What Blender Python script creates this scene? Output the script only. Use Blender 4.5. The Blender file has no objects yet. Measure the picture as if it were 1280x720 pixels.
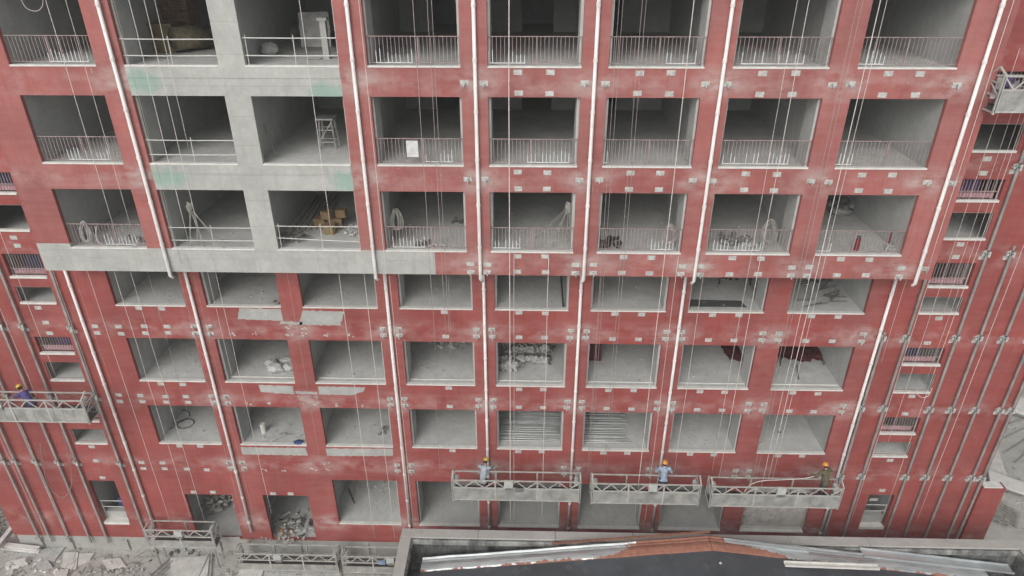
import bpy, math, random
from mathutils import Vector, Matrix, noise
R = random.Random(7)
sc = bpy.context.scene
C = sc.collection

# ------------------------------------------------------------------ camera
CP, CYAW, CR = 0.49131, -0.02619, -0.00147
CL = Vector((1.23791, -21.57256, 24.04933)); F = 850.83
fw = Vector((math.sin(CYAW)*math.cos(CP), math.cos(CYAW)*math.cos(CP), -math.sin(CP)))
r0 = Vector((math.cos(CYAW), -math.sin(CYAW), 0)); u0 = r0.cross(fw)
c_, s_ = math.cos(CR), math.sin(CR)
ri = c_*r0 + s_*u0; up = -s_*r0 + c_*u0
cam = bpy.data.objects.new('camera', bpy.data.cameras.new('camera')); C.objects.link(cam)
m = Matrix((ri, up, -fw)).transposed().to_4x4(); m.translation = CL
cam.matrix_world = m
cam.data.sensor_width = 36; cam.data.lens = F/1280*36; cam.data.clip_end = 2000; cam.data.clip_start = .1
sc.camera = cam

def ray(px, py): return fw*F + ri*(px-640) + up*(360-py)
def WY(px, py, y):                       # survey of a point on a vertical plane
    q = ray(px, py); t = (y-CL.y)/q.y; p = CL + q*t; return p.x, p.z
def WZ(px, py, z):                       # survey of a point on a horizontal plane
    q = ray(px, py); t = (z-CL.z)/q.z; p = CL + q*t; return p.x, p.y

# ------------------------------------------------------------------ materials
def newmat(name):
    m = bpy.data.materials.new(name); m.use_nodes = True
    nt = m.node_tree; b = nt.nodes['Principled BSDF']; return m, nt, b
class NT:
    def __init__(s, nt): s.nt = nt
    def n(s, t, **k):
        o = s.nt.nodes.new(t)
        for a, v in k.items(): setattr(o, a, v)
        return o
    def l(s, a, b): s.nt.links.new(a, b)
    def math(s, op, a, b=None, clamp=False):
        o = s.n('ShaderNodeMath', operation=op); o.use_clamp = clamp
        for i, v in enumerate((a, b)):
            if v is None: continue
            if isinstance(v, (int, float)): o.inputs[i].default_value = v
            else: s.l(v, o.inputs[i])
        return o.outputs[0]
    def noise(s, vec, scale, detail=4, rough=.55, stretch=None):
        if stretch:
            mp = s.n('ShaderNodeMapping'); mp.inputs['Scale'].default_value = stretch; s.l(vec, mp.inputs[0]); vec = mp.outputs[0]
        o = s.n('ShaderNodeTexNoise'); o.inputs['Scale'].default_value = scale; o.inputs['Detail'].default_value = detail
        o.inputs['Roughness'].default_value = rough; s.l(vec, o.inputs['Vector']); return o.outputs['Fac']
    def ramp(s, f, a, b, lo=0., hi=1.):
        o = s.n('ShaderNodeMapRange'); s.l(f, o.inputs[0])
        for i, v in enumerate((a, b, lo, hi)): o.inputs[i+1].default_value = v
        return o.outputs[0]
    def mix(s, f, a, b):
        o = s.n('ShaderNodeMix', data_type='RGBA')
        if isinstance(f, (int, float)): o.inputs[0].default_value = f
        else: s.l(f, o.inputs[0])
        for i, v in ((6, a), (7, b)):
            if isinstance(v, tuple): o.inputs[i].default_value = (*v, 1)
            else: s.l(v, o.inputs[i])
        return o.outputs[2]
    def bump(s, h, bsdf, st=.3, d=.02):
        o = s.n('ShaderNodeBump'); o.inputs['Strength'].default_value = st; o.inputs['Distance'].default_value = d
        s.l(h, o.inputs['Height']); s.l(o.outputs[0], bsdf.inputs['Normal'])
MATS = {}
def plain(name, col, rough=.6, metal=0, var=.25, scale=6, stain=None, bump=0):
    m, nt, b = newmat(name); g = NT(nt)
    tc = g.n('ShaderNodeTexCoord').outputs['Object']
    f = g.ramp(g.noise(tc, scale, 5), .3, .7)
    c = g.mix(f, tuple(x*(1-var) for x in col), tuple(min(1, x*(1+var*.5)) for x in col))
    if stain:
        f2 = g.ramp(g.noise(tc, scale*2.7, 6, .7), .56, .66)
        c = g.mix(g.math('MULTIPLY', f2, stain[1]), c, stain[0])
    g.l(c, b.inputs['Base Color']); b.inputs['Roughness'].default_value = rough; b.inputs['Metallic'].default_value = metal
    if bump: g.bump(g.noise(tc, scale*6, 5), b, .5, bump)
    MATS[name] = m; return m
piers_x = [-10.99, -7.46, -3.88, -.38, 3.11, 6.79, 10.22, 13.5]
def red_mat(name, base, pale, zc, per, amt):
    m, nt, b = newmat(name); g = NT(nt)
    p = g.n('ShaderNodeNewGeometry').outputs['Position']
    sep = g.n('ShaderNodeSeparateXYZ'); g.l(p, sep.inputs[0]); z = sep.outputs[2]
    c = g.mix(g.ramp(g.noise(p, .5, 5, .6), .3, .7), tuple(x*.76 for x in base), tuple(x*1.2 for x in base))
    st = g.ramp(g.noise(p, 1.0, 5, .65, (.35, 1, 5)), .45, .75)              # trowel marks along the wall
    c = g.mix(g.math('MULTIPLY', st, .4), c, pale)
    dr = g.ramp(g.noise(p, 1.0, 5, .65, (6, 1, .25)), .48, .72)                  # drip marks down it
    c = g.mix(g.math('MULTIPLY', dr, .5), c, tuple(x*.7 for x in base))
    # wiped and chalky areas beside the fixings
    band = g.math('ABSOLUTE', g.math('SUBTRACT', g.math('FRACT', g.math('ADD', g.math('DIVIDE', g.math('SUBTRACT', z, zc), per), .5)), .5))
    band = g.ramp(g.math('MULTIPLY', band, per), .05, .6, 1, .12)
    sc1 = g.ramp(g.noise(p, 1.3, 6, .62, (1, 1, 1.6)), .44, .68)
    c = g.mix(g.math('MULTIPLY', g.math('MULTIPLY', band, sc1), amt), c, (.53, .40, .38))
    sp = g.ramp(g.noise(p, 9, 3, .7, (1, 1, .6)), .68, .73)                    # plaster splashes
    zone = g.ramp(g.noise(p, .45, 2), .5, .6)
    hd = g.ramp(g.noise(p, 1.0, 3, .6, (26, 1, 1.6)), .66, .72); zone2 = g.ramp(g.noise(p, .33, 2), .55, .63)
    c = g.mix(g.math('MULTIPLY', g.math('MULTIPLY', hd, zone2), .7), c, (.55, .47, .45))
    c = g.mix(g.math('MULTIPLY', g.math('MULTIPLY', sp, zone), .75), c, (.6, .55, .52))
    # pale wiped patches beside the fixings at the piers
    near = None
    for x in piers_x:
        d_ = g.math('ABSOLUTE', g.math('SUBTRACT', sep.outputs[0], x)); near = d_ if near is None else g.math('MINIMUM', near, d_)
    near = g.ramp(near, .25, 1.0, 1, 0)
    sm = g.ramp(g.noise(p, 2.1, 5, .6, (.8, 1, 1.5)), .38, .6)
    c = g.mix(g.math('MULTIPLY', g.math('MULTIPLY', g.math('MULTIPLY', band, near), sm), .7), c, (.52, .44, .42))
    g.l(c, b.inputs['Base Color']); b.inputs['Roughness'].default_value = .78
    g.bump(g.noise(p, 14, 5), b, .35, .02)
    MATS[name] = m
red_mat('red_lower', (.315, .066, .058), (.40, .16, .145), 10.6, 3.33, .5)
red_mat('red_upper', (.355, .108, .097), (.43, .20, .185), 14.0, 2.97, .45)
def concrete(name, base, green=(), dark=.7, streak=.45, rough=.85, lines=False):
    m, nt, b = newmat(name); g = NT(nt)
    p = g.n('ShaderNodeNewGeometry').outputs['Position']
    sep = g.n('ShaderNodeSeparateXYZ'); g.l(p, sep.inputs[0])
    c = g.mix(g.ramp(g.noise(p, .8, 7, .72), .32, .68), tuple(x*dark for x in base), base)
    c = g.mix(g.math('MULTIPLY', g.ramp(g.noise(p, 3.1, 7, .8), .42, .66), .5), c, tuple(x*dark*.8 for x in base))
    c = g.mix(g.math('MULTIPLY', g.ramp(g.noise(p, 1, 5, .7, (6, 6, .35)), .52, .75), streak), c, tuple(x*.5 for x in base))
    c = g.mix(g.math('MULTIPLY', g.ramp(g.noise(p, 5, 6, .75), .6, .72), .35), c, (.6, .61, .58))
    c = g.mix(g.math('MULTIPLY', g.ramp(g.noise(p, 2.2, 6, .75), .6, .75), .45), c, tuple(x*.45 for x in base))
    for (x, z, rx, rz) in green:
        a = g.math('DIVIDE', g.math('SUBTRACT', sep.outputs[0], x), rx); a = g.math('MULTIPLY', a, a)
        d = g.math('DIVIDE', g.math('SUBTRACT', sep.outputs[2], z), rz); d = g.math('MULTIPLY', d, d)
        s = g.math('ADD', g.math('ADD', a, d), g.math('MULTIPLY', g.noise(p, 2.2, 7, .8), 3.6))
        c = g.mix(g.ramp(s, 2.0, 2.7, .62, 0), c, (.23, .42, .33))
    if lines:
        fr = g.math('FRACT', g.math('DIVIDE', sep.outputs[2], .9))
        c = g.mix(g.math('MULTIPLY', g.math('LESS_THAN', fr, .02), .4), c, tuple(x*.4 for x in base))
    g.l(c, b.inputs['Base Color']); b.inputs['Roughness'].default_value = rough
    g.bump(g.noise(p, 10, 6, .7), b, .4, .03)
    MATS[name] = m
concrete('concrete', (.54, .55, .52), [(-10.3, 19.9, .75, .42), (-4.75, 19.65, .8, .32), (-10.2, 16.95, .8, .42), (-4.5, 16.85, .6, .42)], dark=.74, lines=True)
concrete('floor', (.66, .665, .64), dark=.74, streak=0)
concrete('inner', (.56, .57, .555), dark=.8, streak=.2)
concrete('patch', (.54, .545, .52), dark=.65, streak=.15)
concrete('plinth', (.50, .50, .465), dark=.7)
concrete('cap', (.54, .53, .50), dark=.8, streak=.1)
def stained(name, lo, hi):
    m, nt, b = newmat(name); g = NT(nt); p = g.n('ShaderNodeNewGeometry').outputs['Position']
    f = g.ramp(g.noise(p, 1, 6, .7, (2.2, 2.2, .8)), .40, .62); c = g.mix(f, lo, hi)
    f = g.ramp(g.noise(p, 5, 6, .75), .5, .7); c = g.mix(g.math('MULTIPLY', f, .6), c, hi)
    g.l(c, b.inputs['Base Color']); b.inputs['Roughness'].default_value = .9; g.bump(g.noise(p, 9, 6, .7), b, .5, .03); MATS[name] = m
stained('stained', (.028, .03, .03), (.20, .205, .20)); stained('stained_mid', (.12, .12, .115), (.40, .40, .38))
plain('sill', (.74, .73, .69), .7, var=.14, scale=4)
plain('pipe', (.86, .83, .81), .45, var=.16, scale=2, stain=((.55, .48, .45), .5))
plain('rope', (.74, .70, .66), .8)
plain('rope_dull', (.42, .37, .35), .8)
plain('rail_pink', (.36, .27, .265), .5, var=.3, scale=4)
plain('rail_white', (.55, .55, .52), .4, var=.1)
plain('film', (.70, .70, .70), .35)
plain('steel', (.46, .46, .44), .5, .3, var=.35, scale=4)
plain('channel', (.38, .37, .355), .55, .25, var=.35, scale=2, stain=((.30, .20, .15), .4))
plain('plate', (.60, .60, .575), .6, .1, var=.3, scale=9, stain=((.12, .12, .115), .75))
plain('bolt', (.26, .26, .25), .5, .4)
plain('gondola', (.52, .52, .485), .6, .1, var=.3, scale=3, stain=((.32, .3, .27), .5))
plain('gondola_panel', (.38, .38, .355), .65, .1, var=.4, scale=2.5, stain=((.20, .195, .18), .7))
plain('deckdark', (.10, .10, .095), .8)
plain('hoist', (.52, .53, .51), .5, var=.2)
plain('motor', (.06, .10, .10), .5)
plain('black', (.03, .03, .03), .7)
plain('darkred', (.09, .012, .016), .7, var=.4, scale=3)
plain('redcan', (.27, .02, .035), .4)
plain('carton', (.25, .17, .09), .8, var=.4, scale=9)
plain('olive', (.17, .145, .09), .9, var=.5, scale=7)
plain('yellowwood', (.27, .22, .11), .8, var=.4, scale=5)
plain('brick', (.36, .21, .11), .85, var=.45, scale=5)
plain('timber', (.33, .32, .285), .8, var=.35, scale=4)
plain('sack', (.52, .52, .50), .7, var=.25, scale=8, stain=((.3, .3, .28), .5))
plain('rust', (.26, .13, .09), .9, var=.4)
plain('rubble', (.50, .485, .45), .9, var=.5, scale=5)
plain('paleslab', (.68, .67, .63), .8, var=.22, scale=2, stain=((.4, .38, .34), .5))
plain('blue', (.05, .09, .24), .5)
plain('bluepale', (.22, .33, .46), .6)
plain('purple', (.09, .05, .16), .6)
plain('pinkboard', (.62, .36, .40), .6)
plain('skin', (.42, .24, .17), .6)
plain('shirt_blue', (.36, .44, .56), .8, var=.3, scale=9)
plain('shirt_grey', (.40, .45, .50), .8, var=.3, scale=9)
plain('shirt_olive', (.13, .12, .07), .85, var=.4, scale=14)
plain('trouser_navy', (.03, .05, .12), .85)
plain('trouser_dark', (.05, .055, .055), .85)
plain('shirt_purple', (.10, .08, .26), .85)
plain('boot', (.03, .028, .025), .7)
plain('helmet_yellow', (.66, .46, .06), .3, var=.05)
plain('helmet_orange', (.70, .30, .06), .3, var=.05)
plain('hair', (.02, .018, .015), .8)
plain('wetfloor', (.10, .105, .10), .4)
plain('tube', (.62, .64, .63), .5, .1, var=.3, scale=1.5)
plain('palebrick', (.52, .50, .46), .85, var=.25, scale=3)
plain('roofdark', (.078, .088, .10), .7, var=.3, scale=.8, stain=((.16, .16, .16), .5), bump=.01)
plain('jointcol', (.30, .30, .28), .9)
def silver():
    m, nt, b = newmat('silver'); g = NT(nt)
    p = g.n('ShaderNodeNewGeometry').outputs['Position']; sep = g.n('ShaderNodeSeparateXYZ'); g.l(p, sep.inputs[0])
    c = g.mix(g.ramp(g.noise(p, 1.5, 4, .6, (1, 5, 1)), .3, .7), (.40, .43, .43), (.66, .69, .69))
    edge = g.ramp(sep.outputs[1], -3.43, -3.12, 1.0, 0)
    apex = g.ramp(g.math('ABSOLUTE', g.math('SUBTRACT', sep.outputs[0], 7.6)), .8, 3.6, .85, 0)
    s = g.math('ADD', g.math('ADD', g.math('MULTIPLY', edge, .48), apex), g.math('MULTIPLY', g.noise(p, 2.2, 6, .7), .9))
    f = g.ramp(s, .84, .89)
    r = g.mix(g.ramp(g.noise(p, 5, 5), .3, .7), (.27, .11, .07), (.38, .18, .13))
    g.l(g.mix(f, c, r), b.inputs['Base Color'])
    g.l(g.ramp(f, 0, 1, .42, .9), b.inputs['Roughness']); g.l(g.ramp(f, 0, 1, .5, 0), b.inputs['Metallic'])
    g.bump(g.noise(p, 3, 4, .6, (1, 4, 1)), b, .3, .03); MATS['silver'] = m
silver()
plain('zinc', (.62, .66, .67), .38, .45, var=.2, scale=1)
def ground_mat():
    m, nt, b = newmat('ground'); g = NT(nt)
    p = g.n('ShaderNodeNewGeometry').outputs['Position']
    c = g.mix(g.ramp(g.noise(p, .35, 6, .65), .35, .65), (.42, .415, .38), (.58, .57, .53))
    c = g.mix(g.math('MULTIPLY', g.ramp(g.noise(p, 1.7, 7, .75), .52, .68), .6), c, (.31, .30, .27))
    c = g.mix(g.math('MULTIPLY', g.ramp(g.noise(p, 6, 5, .8), .6, .68), .6), c, (.68, .67, .63))
    g.l(c, b.inputs['Base Color']); b.inputs['Roughness'].default_value = .95
    g.bump(g.noise(p, 5, 8, .75), b, .7, .06); MATS['ground'] = m
ground_mat()

# ------------------------------------------------------------------ mesh helpers
def V(*a): return Vector(a)
class MB:
    def __init__(s): s.v = []; s.f = []
    def add(s, vs, fs):
        o = len(s.v); s.v += [Vector(p) for p in vs]; s.f += [tuple(i+o for i in f) for f in fs]; return s
    def box(s, x0, y0, z0, x1, y1, z1):
        return s.hexa([(x0,y0,z0),(x1,y0,z0),(x1,y1,z0),(x0,y1,z0),(x0,y0,z1),(x1,y0,z1),(x1,y1,z1),(x0,y1,z1)])
    def hexa(s, vs): return s.add(vs, [(0,3,2,1),(4,5,6,7),(0,1,5,4),(1,2,6,5),(2,3,7,6),(3,0,4,7)])
    def obox(s, c, sx, sy, sz, rx=0, ry=0, rz=0):
        M = Matrix.Translation(c) @ Matrix.Rotation(rz,4,'Z') @ Matrix.Rotation(ry,4,'Y') @ Matrix.Rotation(rx,4,'X')
        return s.hexa([M @ V(a*sx/2, b*sy/2, d*sz/2) for a,b,d in ((-1,-1,-1),(1,-1,-1),(1,1,-1),(-1,1,-1),(-1,-1,1),(1,-1,1),(1,1,1),(-1,1,1))])
    def bar(s, p, q, w, h=None):
        p, q = V(*p), V(*q); h = h or w; d = (q-p).normalized()
        a = d.cross(V(0,0,1)); a = (a if a.length > .01 else V(1,0,0)).normalized(); b = a.cross(d)
        return s.hexa([o + a*w/2*i + b*h/2*j for o in (p, q) for i, j in ((-1,-1),(1,-1),(1,1),(-1,1))])
    def tube(s, pts, r, n=7, r2=None):
        pts = [V(*p) for p in pts]; N = len(pts); o = len(s.v); prev = None
        for k, p in enumerate(pts):
            d = (pts[min(k+1,N-1)] - pts[max(k-1,0)]).normalized()
            a = d.cross(V(0,0,1)) if prev is None else prev - d*prev.dot(d)
            if a.length < .02: a = V(1,0,0)
            a.normalize(); prev = a; b = d.cross(a); rr = r if r2 is None else r + (r2-r)*k/(N-1)
            for i in range(n):
                t = 2*math.pi*i/n; s.v.append(p + a*rr*math.cos(t) + b*rr*math.sin(t))
        for k in range(N-1):
            for i in range(n):
                j = (i+1) % n; s.f.append((o+k*n+i, o+k*n+j, o+(k+1)*n+j, o+(k+1)*n+i))
        s.f.append(tuple(o+i for i in range(n))[::-1]); s.f.append(tuple(o+(N-1)*n+i for i in range(n)))
        return s
    def ball(s, c, rx, ry, rz, nu=14, nv=9, jag=0, fr=3, seed=0, zmin=-9):
        o = len(s.v); c = V(*c)
        for j in range(nv+1):
            ph = math.pi*j/nv
            for i in range(nu):
                th = 2*math.pi*i/nu; d = V(math.sin(ph)*math.cos(th), math.sin(ph)*math.sin(th), math.cos(ph))
                k = 1 + (jag*noise.noise(d*fr + V(seed*3.7, seed, 0)) if jag else 0)
                s.v.append(c + V(d.x*rx*k, d.y*ry*k, max(zmin, d.z*rz*k)))
        for j in range(nv):
            for i in range(nu):
                i2 = (i+1) % nu; s.f.append((o+j*nu+i, o+(j+1)*nu+i, o+(j+1)*nu+i2, o+j*nu+i2))
        return s
    def prism(s, poly, y0, y1):             # polygon in xz, extruded in y
        n = len(poly)
        return s.add([(x, y0, z) for x, z in poly] + [(x, y1, z) for x, z in poly],
                     [tuple(range(n)), tuple(range(2*n-1, n-1, -1))] + [(i+n, (i+1)%n+n, (i+1)%n, i) for i in range(n)])
    def slab(s, poly, z0, z1):
        n = len(poly)
        return s.add([(x, y, z0) for x, y in poly] + [(x, y, z1) for x, y in poly],
                     [tuple(range(n))[::-1], tuple(range(n, 2*n))] + [(i, (i+1)%n, (i+1)%n+n, i+n) for i in range(n)])
    def build(s, name, mat, parent=None, smooth=False, bevel=0):
        me = bpy.data.meshes.new(name)
        off = world_loc(parent) if parent else V(0,0,0)
        if parent is None and s.v:                      # a one-mesh thing gets its origin at its own base
            xs = [p.x for p in s.v]; ys = [p.y for p in s.v]; off = V((min(xs)+max(xs))/2, (min(ys)+max(ys))/2, min(p.z for p in s.v))
        me.from_pydata([p - off for p in s.v], [], s.f); me.update()
        me.materials.append(MATS[mat])
        o = bpy.data.objects.new(name, me); C.objects.link(o)
        if parent: o.parent = parent
        else: o.location = off
        if smooth: me.polygons.foreach_set('use_smooth', [True]*len(me.polygons))
        if bevel:
            b = o.modifiers.new('bevel', 'BEVEL'); b.width = bevel; b.segments = 2; b.limit_method = 'ANGLE'
        return o
def world_loc(o):
    p = V(0,0,0)
    while o: p += V(*o.location); o = o.parent
    return p
def tag(o, label=None, cat=None, group=None, kind=None):
    for k, v in (('label', label), ('category', cat), ('group', group), ('kind', kind)):
        if v: o[k] = v
    return o
def empty(name, loc, label, cat, group=None):
    o = bpy.data.objects.new(name, None); C.objects.link(o); o.location = loc; o.empty_display_size = .3
    return tag(o, label, cat, group)
def copy_tree(o, parent=None):
    c = o.copy(); C.objects.link(c); c.parent = parent
    for ch in list(o.children): copy_tree(ch, c)
    return c

# ------------------------------------------------------------------ world and sun
w = bpy.data.worlds.new('World'); sc.world = w; w.use_nodes = True
g = NT(w.node_tree); bg = w.node_tree.nodes['Background']
sky = g.n('ShaderNodeTexSky', sky_type='NISHITA'); sky.sun_disc = False
EL, AZ = math.radians(36), math.radians(200)
sky.sun_elevation = EL; sky.sun_rotation = AZ; sky.air_density = 1.0; sky.dust_density = 6; sky.ozone_density = 1
hs = g.n('ShaderNodeHueSaturation'); hs.inputs['Saturation'].default_value = .18
g.l(sky.outputs[0], hs.inputs['Color']); g.l(hs.outputs[0], bg.inputs[0]); bg.inputs[1].default_value = .135
sl = bpy.data.lights.new('sun', 'SUN'); sl.energy = .62; sl.angle = math.radians(55); sl.color = (1, .97, .93)
so = bpy.data.objects.new('sun', sl); C.objects.link(so)
d = V(math.sin(AZ)*math.cos(EL), math.cos(AZ)*math.cos(EL), math.sin(EL))
so.rotation_euler = d.to_track_quat('Z', 'Y').to_euler(); so.location = (0, -20, 60)
sc.view_settings.view_transform = 'Standard'; sc.view_settings.look = 'None'; sc.view_settings.exposure = -0.08
sc.render.engine = 'CYCLES'; sc.cycles.max_bounces = 8; sc.cycles.diffuse_bounces = 5

# ------------------------------------------------------------------ survey data
XU = [-14.13,-11.53,-10.70,-7.89,-7.096,-4.328,-3.506,-.788,0,2.733,3.499,6.265,7.069,9.826,10.63,13.44]
XL = [-14.04,-11.40,-10.622,-7.844,-7.042,-4.258,-3.459,-.762,.042,2.736,3.531,6.276,7.065,9.804,10.645,13.42]
D = 1.138
GZ = -1.4
ORD = ['first','second','third','fourth','fifth','sixth','seventh','eighth']
ST = dict(A=(20.396, 22.50), B=(17.416, 19.519), C=(14.475, 16.549), D=(11.61, 13.60), E=(8.188, 10.171), F=(5.0, 6.968), G=(.53, 3.12))
ROWNAME = dict(A='top visible', B='second from top', C='third from top', D='fourth from top', E='fifth from top', F='sixth from top', G='ground')

# ------------------------------------------------------------------ ground
me = MB(); me.add([(-150,-120,GZ),(150,-120,GZ),(150,200,GZ),(-150,200,GZ)], [(0,1,2,3)])
gd = me.build('ground', 'ground'); tag(gd, 'dusty pale concrete ground of the building site', None, None, 'structure')

# ------------------------------------------------------------------ the building
bld = empty('building', (0, 0, GZ), 'large red rendered building frame under construction with open bays and a jutting upper block', 'building')
def wallgrid(xs, zs, y0, y1, test):
    """wall panels on a grid; test(i,j)->key or None; returns {key: MB}, faces between equal cells removed"""
    out = {}
    nx, nz = len(xs)-1, len(zs)-1
    K = [[test((xs[i]+xs[i+1])/2, (zs[j]+zs[j+1])/2) for j in range(nz)] for i in range(nx)]
    for i in range(nx):
        for j in range(nz):
            k = K[i][j]
            if k is None: continue
            b = out.setdefault(k, MB()); a, c, e, f = xs[i], xs[i+1], zs[j], zs[j+1]
            b.add([(a,y0,e),(c,y0,e),(c,y0,f),(a,y0,f)], [(0,1,2,3)]); b.add([(a,y1,e),(c,y1,e),(c,y1,f),(a,y1,f)], [(3,2,1,0)])
            nb = lambda p, q: K[p][q] if 0 <= p < nx and 0 <= q < nz else None
            if nb(i-1,j) is None: b.add([(a,y0,e),(a,y0,f),(a,y1,f),(a,y1,e)], [(0,1,2,3)])
            if nb(i+1,j) is None: b.add([(c,y0,e),(c,y1,e),(c,y1,f),(c,y0,f)], [(0,1,2,3)])
            if nb(i,j-1) is None: b.add([(a,y0,e),(a,y1,e),(c,y1,e),(c,y0,e)], [(0,1,2,3)])
            if nb(i,j+1) is None: b.add([(a,y0,f),(c,y0,f),(c,y1,f),(a,y1,f)], [(0,1,2,3)])
    return out
T = .15
# upper block
UX0, UX1, UZ1 = -15.27, 14.62, 24.6
def inside(x, z, holes): return any(a < x < b and c < z < d for a, b, c, d in holes)
uh = [(XU[2*i], XU[2*i+1], *ST[r]) for r in 'ABC' for i in range(8)]
def utest(x, z):
    if inside(x, z, uh): return None
    if XU[2] < x < XU[5]: return 'c'
    if z < 14.475 and x < -1.87: return 'c'
    if z < 14.62 and x < XU[0]: return 'c'
    return 'r'
xs = sorted(set(XU + [UX0, UX1, -1.87])); zs = sorted(set([13.6, 14.62, UZ1] + [v for r in 'ABC' for v in ST[r]]))
ug = wallgrid(xs, zs, -D, -D+T, utest)
for side in (0, 1):
    q = MB()
    for f in ug['r'].f:
        if (ug['r'].v[f[0]].x + ug['r'].v[f[2]].x > 2*-8.5) == bool(side): q.add([ug['r'].v[i] for i in f], [(0,1,2,3)])
    q.build('upper_wall', 'red_upper', bld)
ug['c'].build('bare_concrete_frame', 'concrete', bld)
# the little offset line where the beams meet the slab edge, bare part
b = MB()
for r, a, c in (('A', XU[2], XU[5]), ('B', XU[2], XU[5]), ('C', -15.2, -1.9)):
    MB().box(a+.01, -D-.018, ST[r][0]-.36, c-.01, -D+.01, ST[r][0]-.045).build('slab_edge', 'concrete', bld, bevel=.01)
b = MB(); b.box(UX0, -D+T+.001, 13.601, UX1, .30, 13.70); b.box(UX0, -D+T+.001, 13.70, UX0+.2, 8, UZ1); b.box(UX1-.2, -D+T+.001, 13.70, UX1, 8, UZ1)
b.build('soffit', 'inner', bld)
# lower wall
LX0, LX1 = -22.15, 20.2
SW = [(15.33, 16.75), (-17.60, -16.22)]
swz = [('rail', 19.35, 20.1), ('plain', 17.65, 18.52), ('rail', 15.97, 16.70), ('plain', 14.60, 15.54), ('rail', 12.75, 13.67), ('plain', 11.67, 12.33),
       ('rail', 9.43, 10.17), ('plain', 8.16, 9.01), ('rail', 6.12, 6.93), ('plain', 4.94, 5.68)]
lh = [(XL[2*i], XL[2*i+1], *ST[r]) for r in 'DEF' for i in range(8)] + [(XL[2*i], XL[2*i+1], *ST['G']) for i in range(2, 8)]
lh += [(-13.63, -11.57, -.55, 2.13), (-10.20, -8.20, -.55, 2.15)]
for a, c in SW: lh += [(a, c, z0, z1) for _, z0, z1 in swz]
lh += [(15.74, 16.80, .93, 2.81), (-17.70, -16.55, .34, 2.83)]
for r in 'ABC': lh += [(XU[2*i], XU[2*i+1], ST[r][0]-.03, ST[r][1]) for i in range(8)]       # nothing behind the upper rooms
def ltest(x, z):
    if inside(x, z, lh): return None
    if z > 13.65 and UX0 < x < UX1: return None
    return 'r'
xs = sorted(set([LX0, LX1, UX0, UX1] + [v for h in lh for v in h[:2]])); zs = sorted(set([-.6, 13.6, 13.72, UZ1] + [v for h in lh for v in h[2:]]))
wallgrid(xs, zs, 0, T, ltest)['r'].build('lower_wall', 'red_lower', bld)
b = MB(); b.box(LX0+.1, .02, GZ-.2, LX1, .3, -.601)
for x in (-21.2, -19.8, -17.2, -14.6, -12.9, -9.2, -6.1): b.box(x, -.06, GZ, x+.25, .02, -.75)
b.build('plinth', 'plinth', bld)
b = MB(); b.prism([(20.202, GZ), (21.2, GZ), (21.15, 3.4), (20.202, 3.4)], -.1, .25); b.build('end_wall_stub', 'red_lower', bld)
# rooms: slabs, partitions, back wall with door gaps
for k, r in enumerate('ABCDEFG'):
    z = ST[r][0] - (.03 if r != 'G' else 0.0); b = MB(); y0 = -D+T+.001 if r in 'ABC' else T+.001
    X0, X1 = (UX0+.2, UX1-.2) if r in 'ABC' else (LX0+.2, LX1-.2)
    if r == 'G': b.box(-8.1, y0, z-.14, X1, 9, z); b.box(X0, y0, -.75, -8.1, 9, -.58)
    else:
        b.box(X0, y0, z-.14, X1, 9, z)
        if r in 'ABC': b.box(LX0+.2, T+.001, z-.14, UX0, 9, z); b.box(UX1, T+.001, z-.14, LX1-.2, 9, z)
    b.build('floor_slab', 'floor', bld)
b = MB(); b.box(LX0, -D if 0 else T+.001, UZ1-.2, LX1, 9, UZ1); b.box(UX0+.2, -D+T, UZ1-.2, UX1-.2, T, UZ1-.001); b.build('roof_slab', 'inner', bld)
b = MB(); b.box(LX0, T+.001, GZ, LX0+.2, 9, UZ1-.2); b.build('end_wall', 'red_lower', bld); b = MB(); b.box(LX1-.2, T+.001, GZ, LX1, 9, UZ1-.2); b.build('end_wall', 'red_lower', bld)
DEP = 6.3
for r in 'ABCDEFG':
    z0 = ST[r][0] - .03; z1 = {'A': UZ1-.2}.get(r, None) or ST[chr(ord(r)-1)][0]-.171
    if r == 'G': z0 = -.58
    holes = []
    for i in range(8):
        c = (XU[2*i]+XU[2*i+1])/2 + (-.2, .1, .4, .2, .15, -.75, .2, -.7)[i]
        holes.append((c-.6, c+.6, z0, ST[r][0]+2.1))
    xs = sorted(set([LX0+.2, LX1-.2] + [v for h in holes for v in h[:2]])); zs = sorted(set([z0, ST[r][0]+2.1, z1]))
    wallgrid(xs, zs, DEP, DEP+.2, lambda x, z: None if inside(x, z, holes) else 'w')['w'].build('back_wall', 'inner', bld)
b = MB(); b.box(LX0+.2, 8.8, GZ, LX1-.2, 9, UZ1-.2); b.build('corridor_wall', 'inner', bld)
def piers(X): return [X[0]-.12] + [(X[2*i-1]+X[2*i])/2 for i in range(1, 8)] + [X[15]+.12]
for lvl, X in (('u', XU), ('l', XL)):
    for k, x in enumerate(piers(X)):
        y0 = -D+T+.002 if lvl == 'u' else T+.002; z0, z1 = (13.7, UZ1-.2) if lvl == 'u' else (GZ, 13.6)
        if k in (0, 2, 8): MB().box(x-.12, y0, z0, x+.12, DEP+.05, z1).build('partition_wall', 'inner', bld)
        else:
            MB().box(x-.47, y0, z0, x+.47, y0+.8, z1).build('column', 'inner', bld)
            MB().box(x-.1, y0+.7, z0, x+.1, DEP+.05, z1).build('partition_wall', 'inner', bld)
for x in (-15.02, -17.8, 16.98): MB().box(x-.07, T+.002, GZ, x+.07, DEP+.05, 13.5).build('partition_wall', 'inner', bld)
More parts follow.
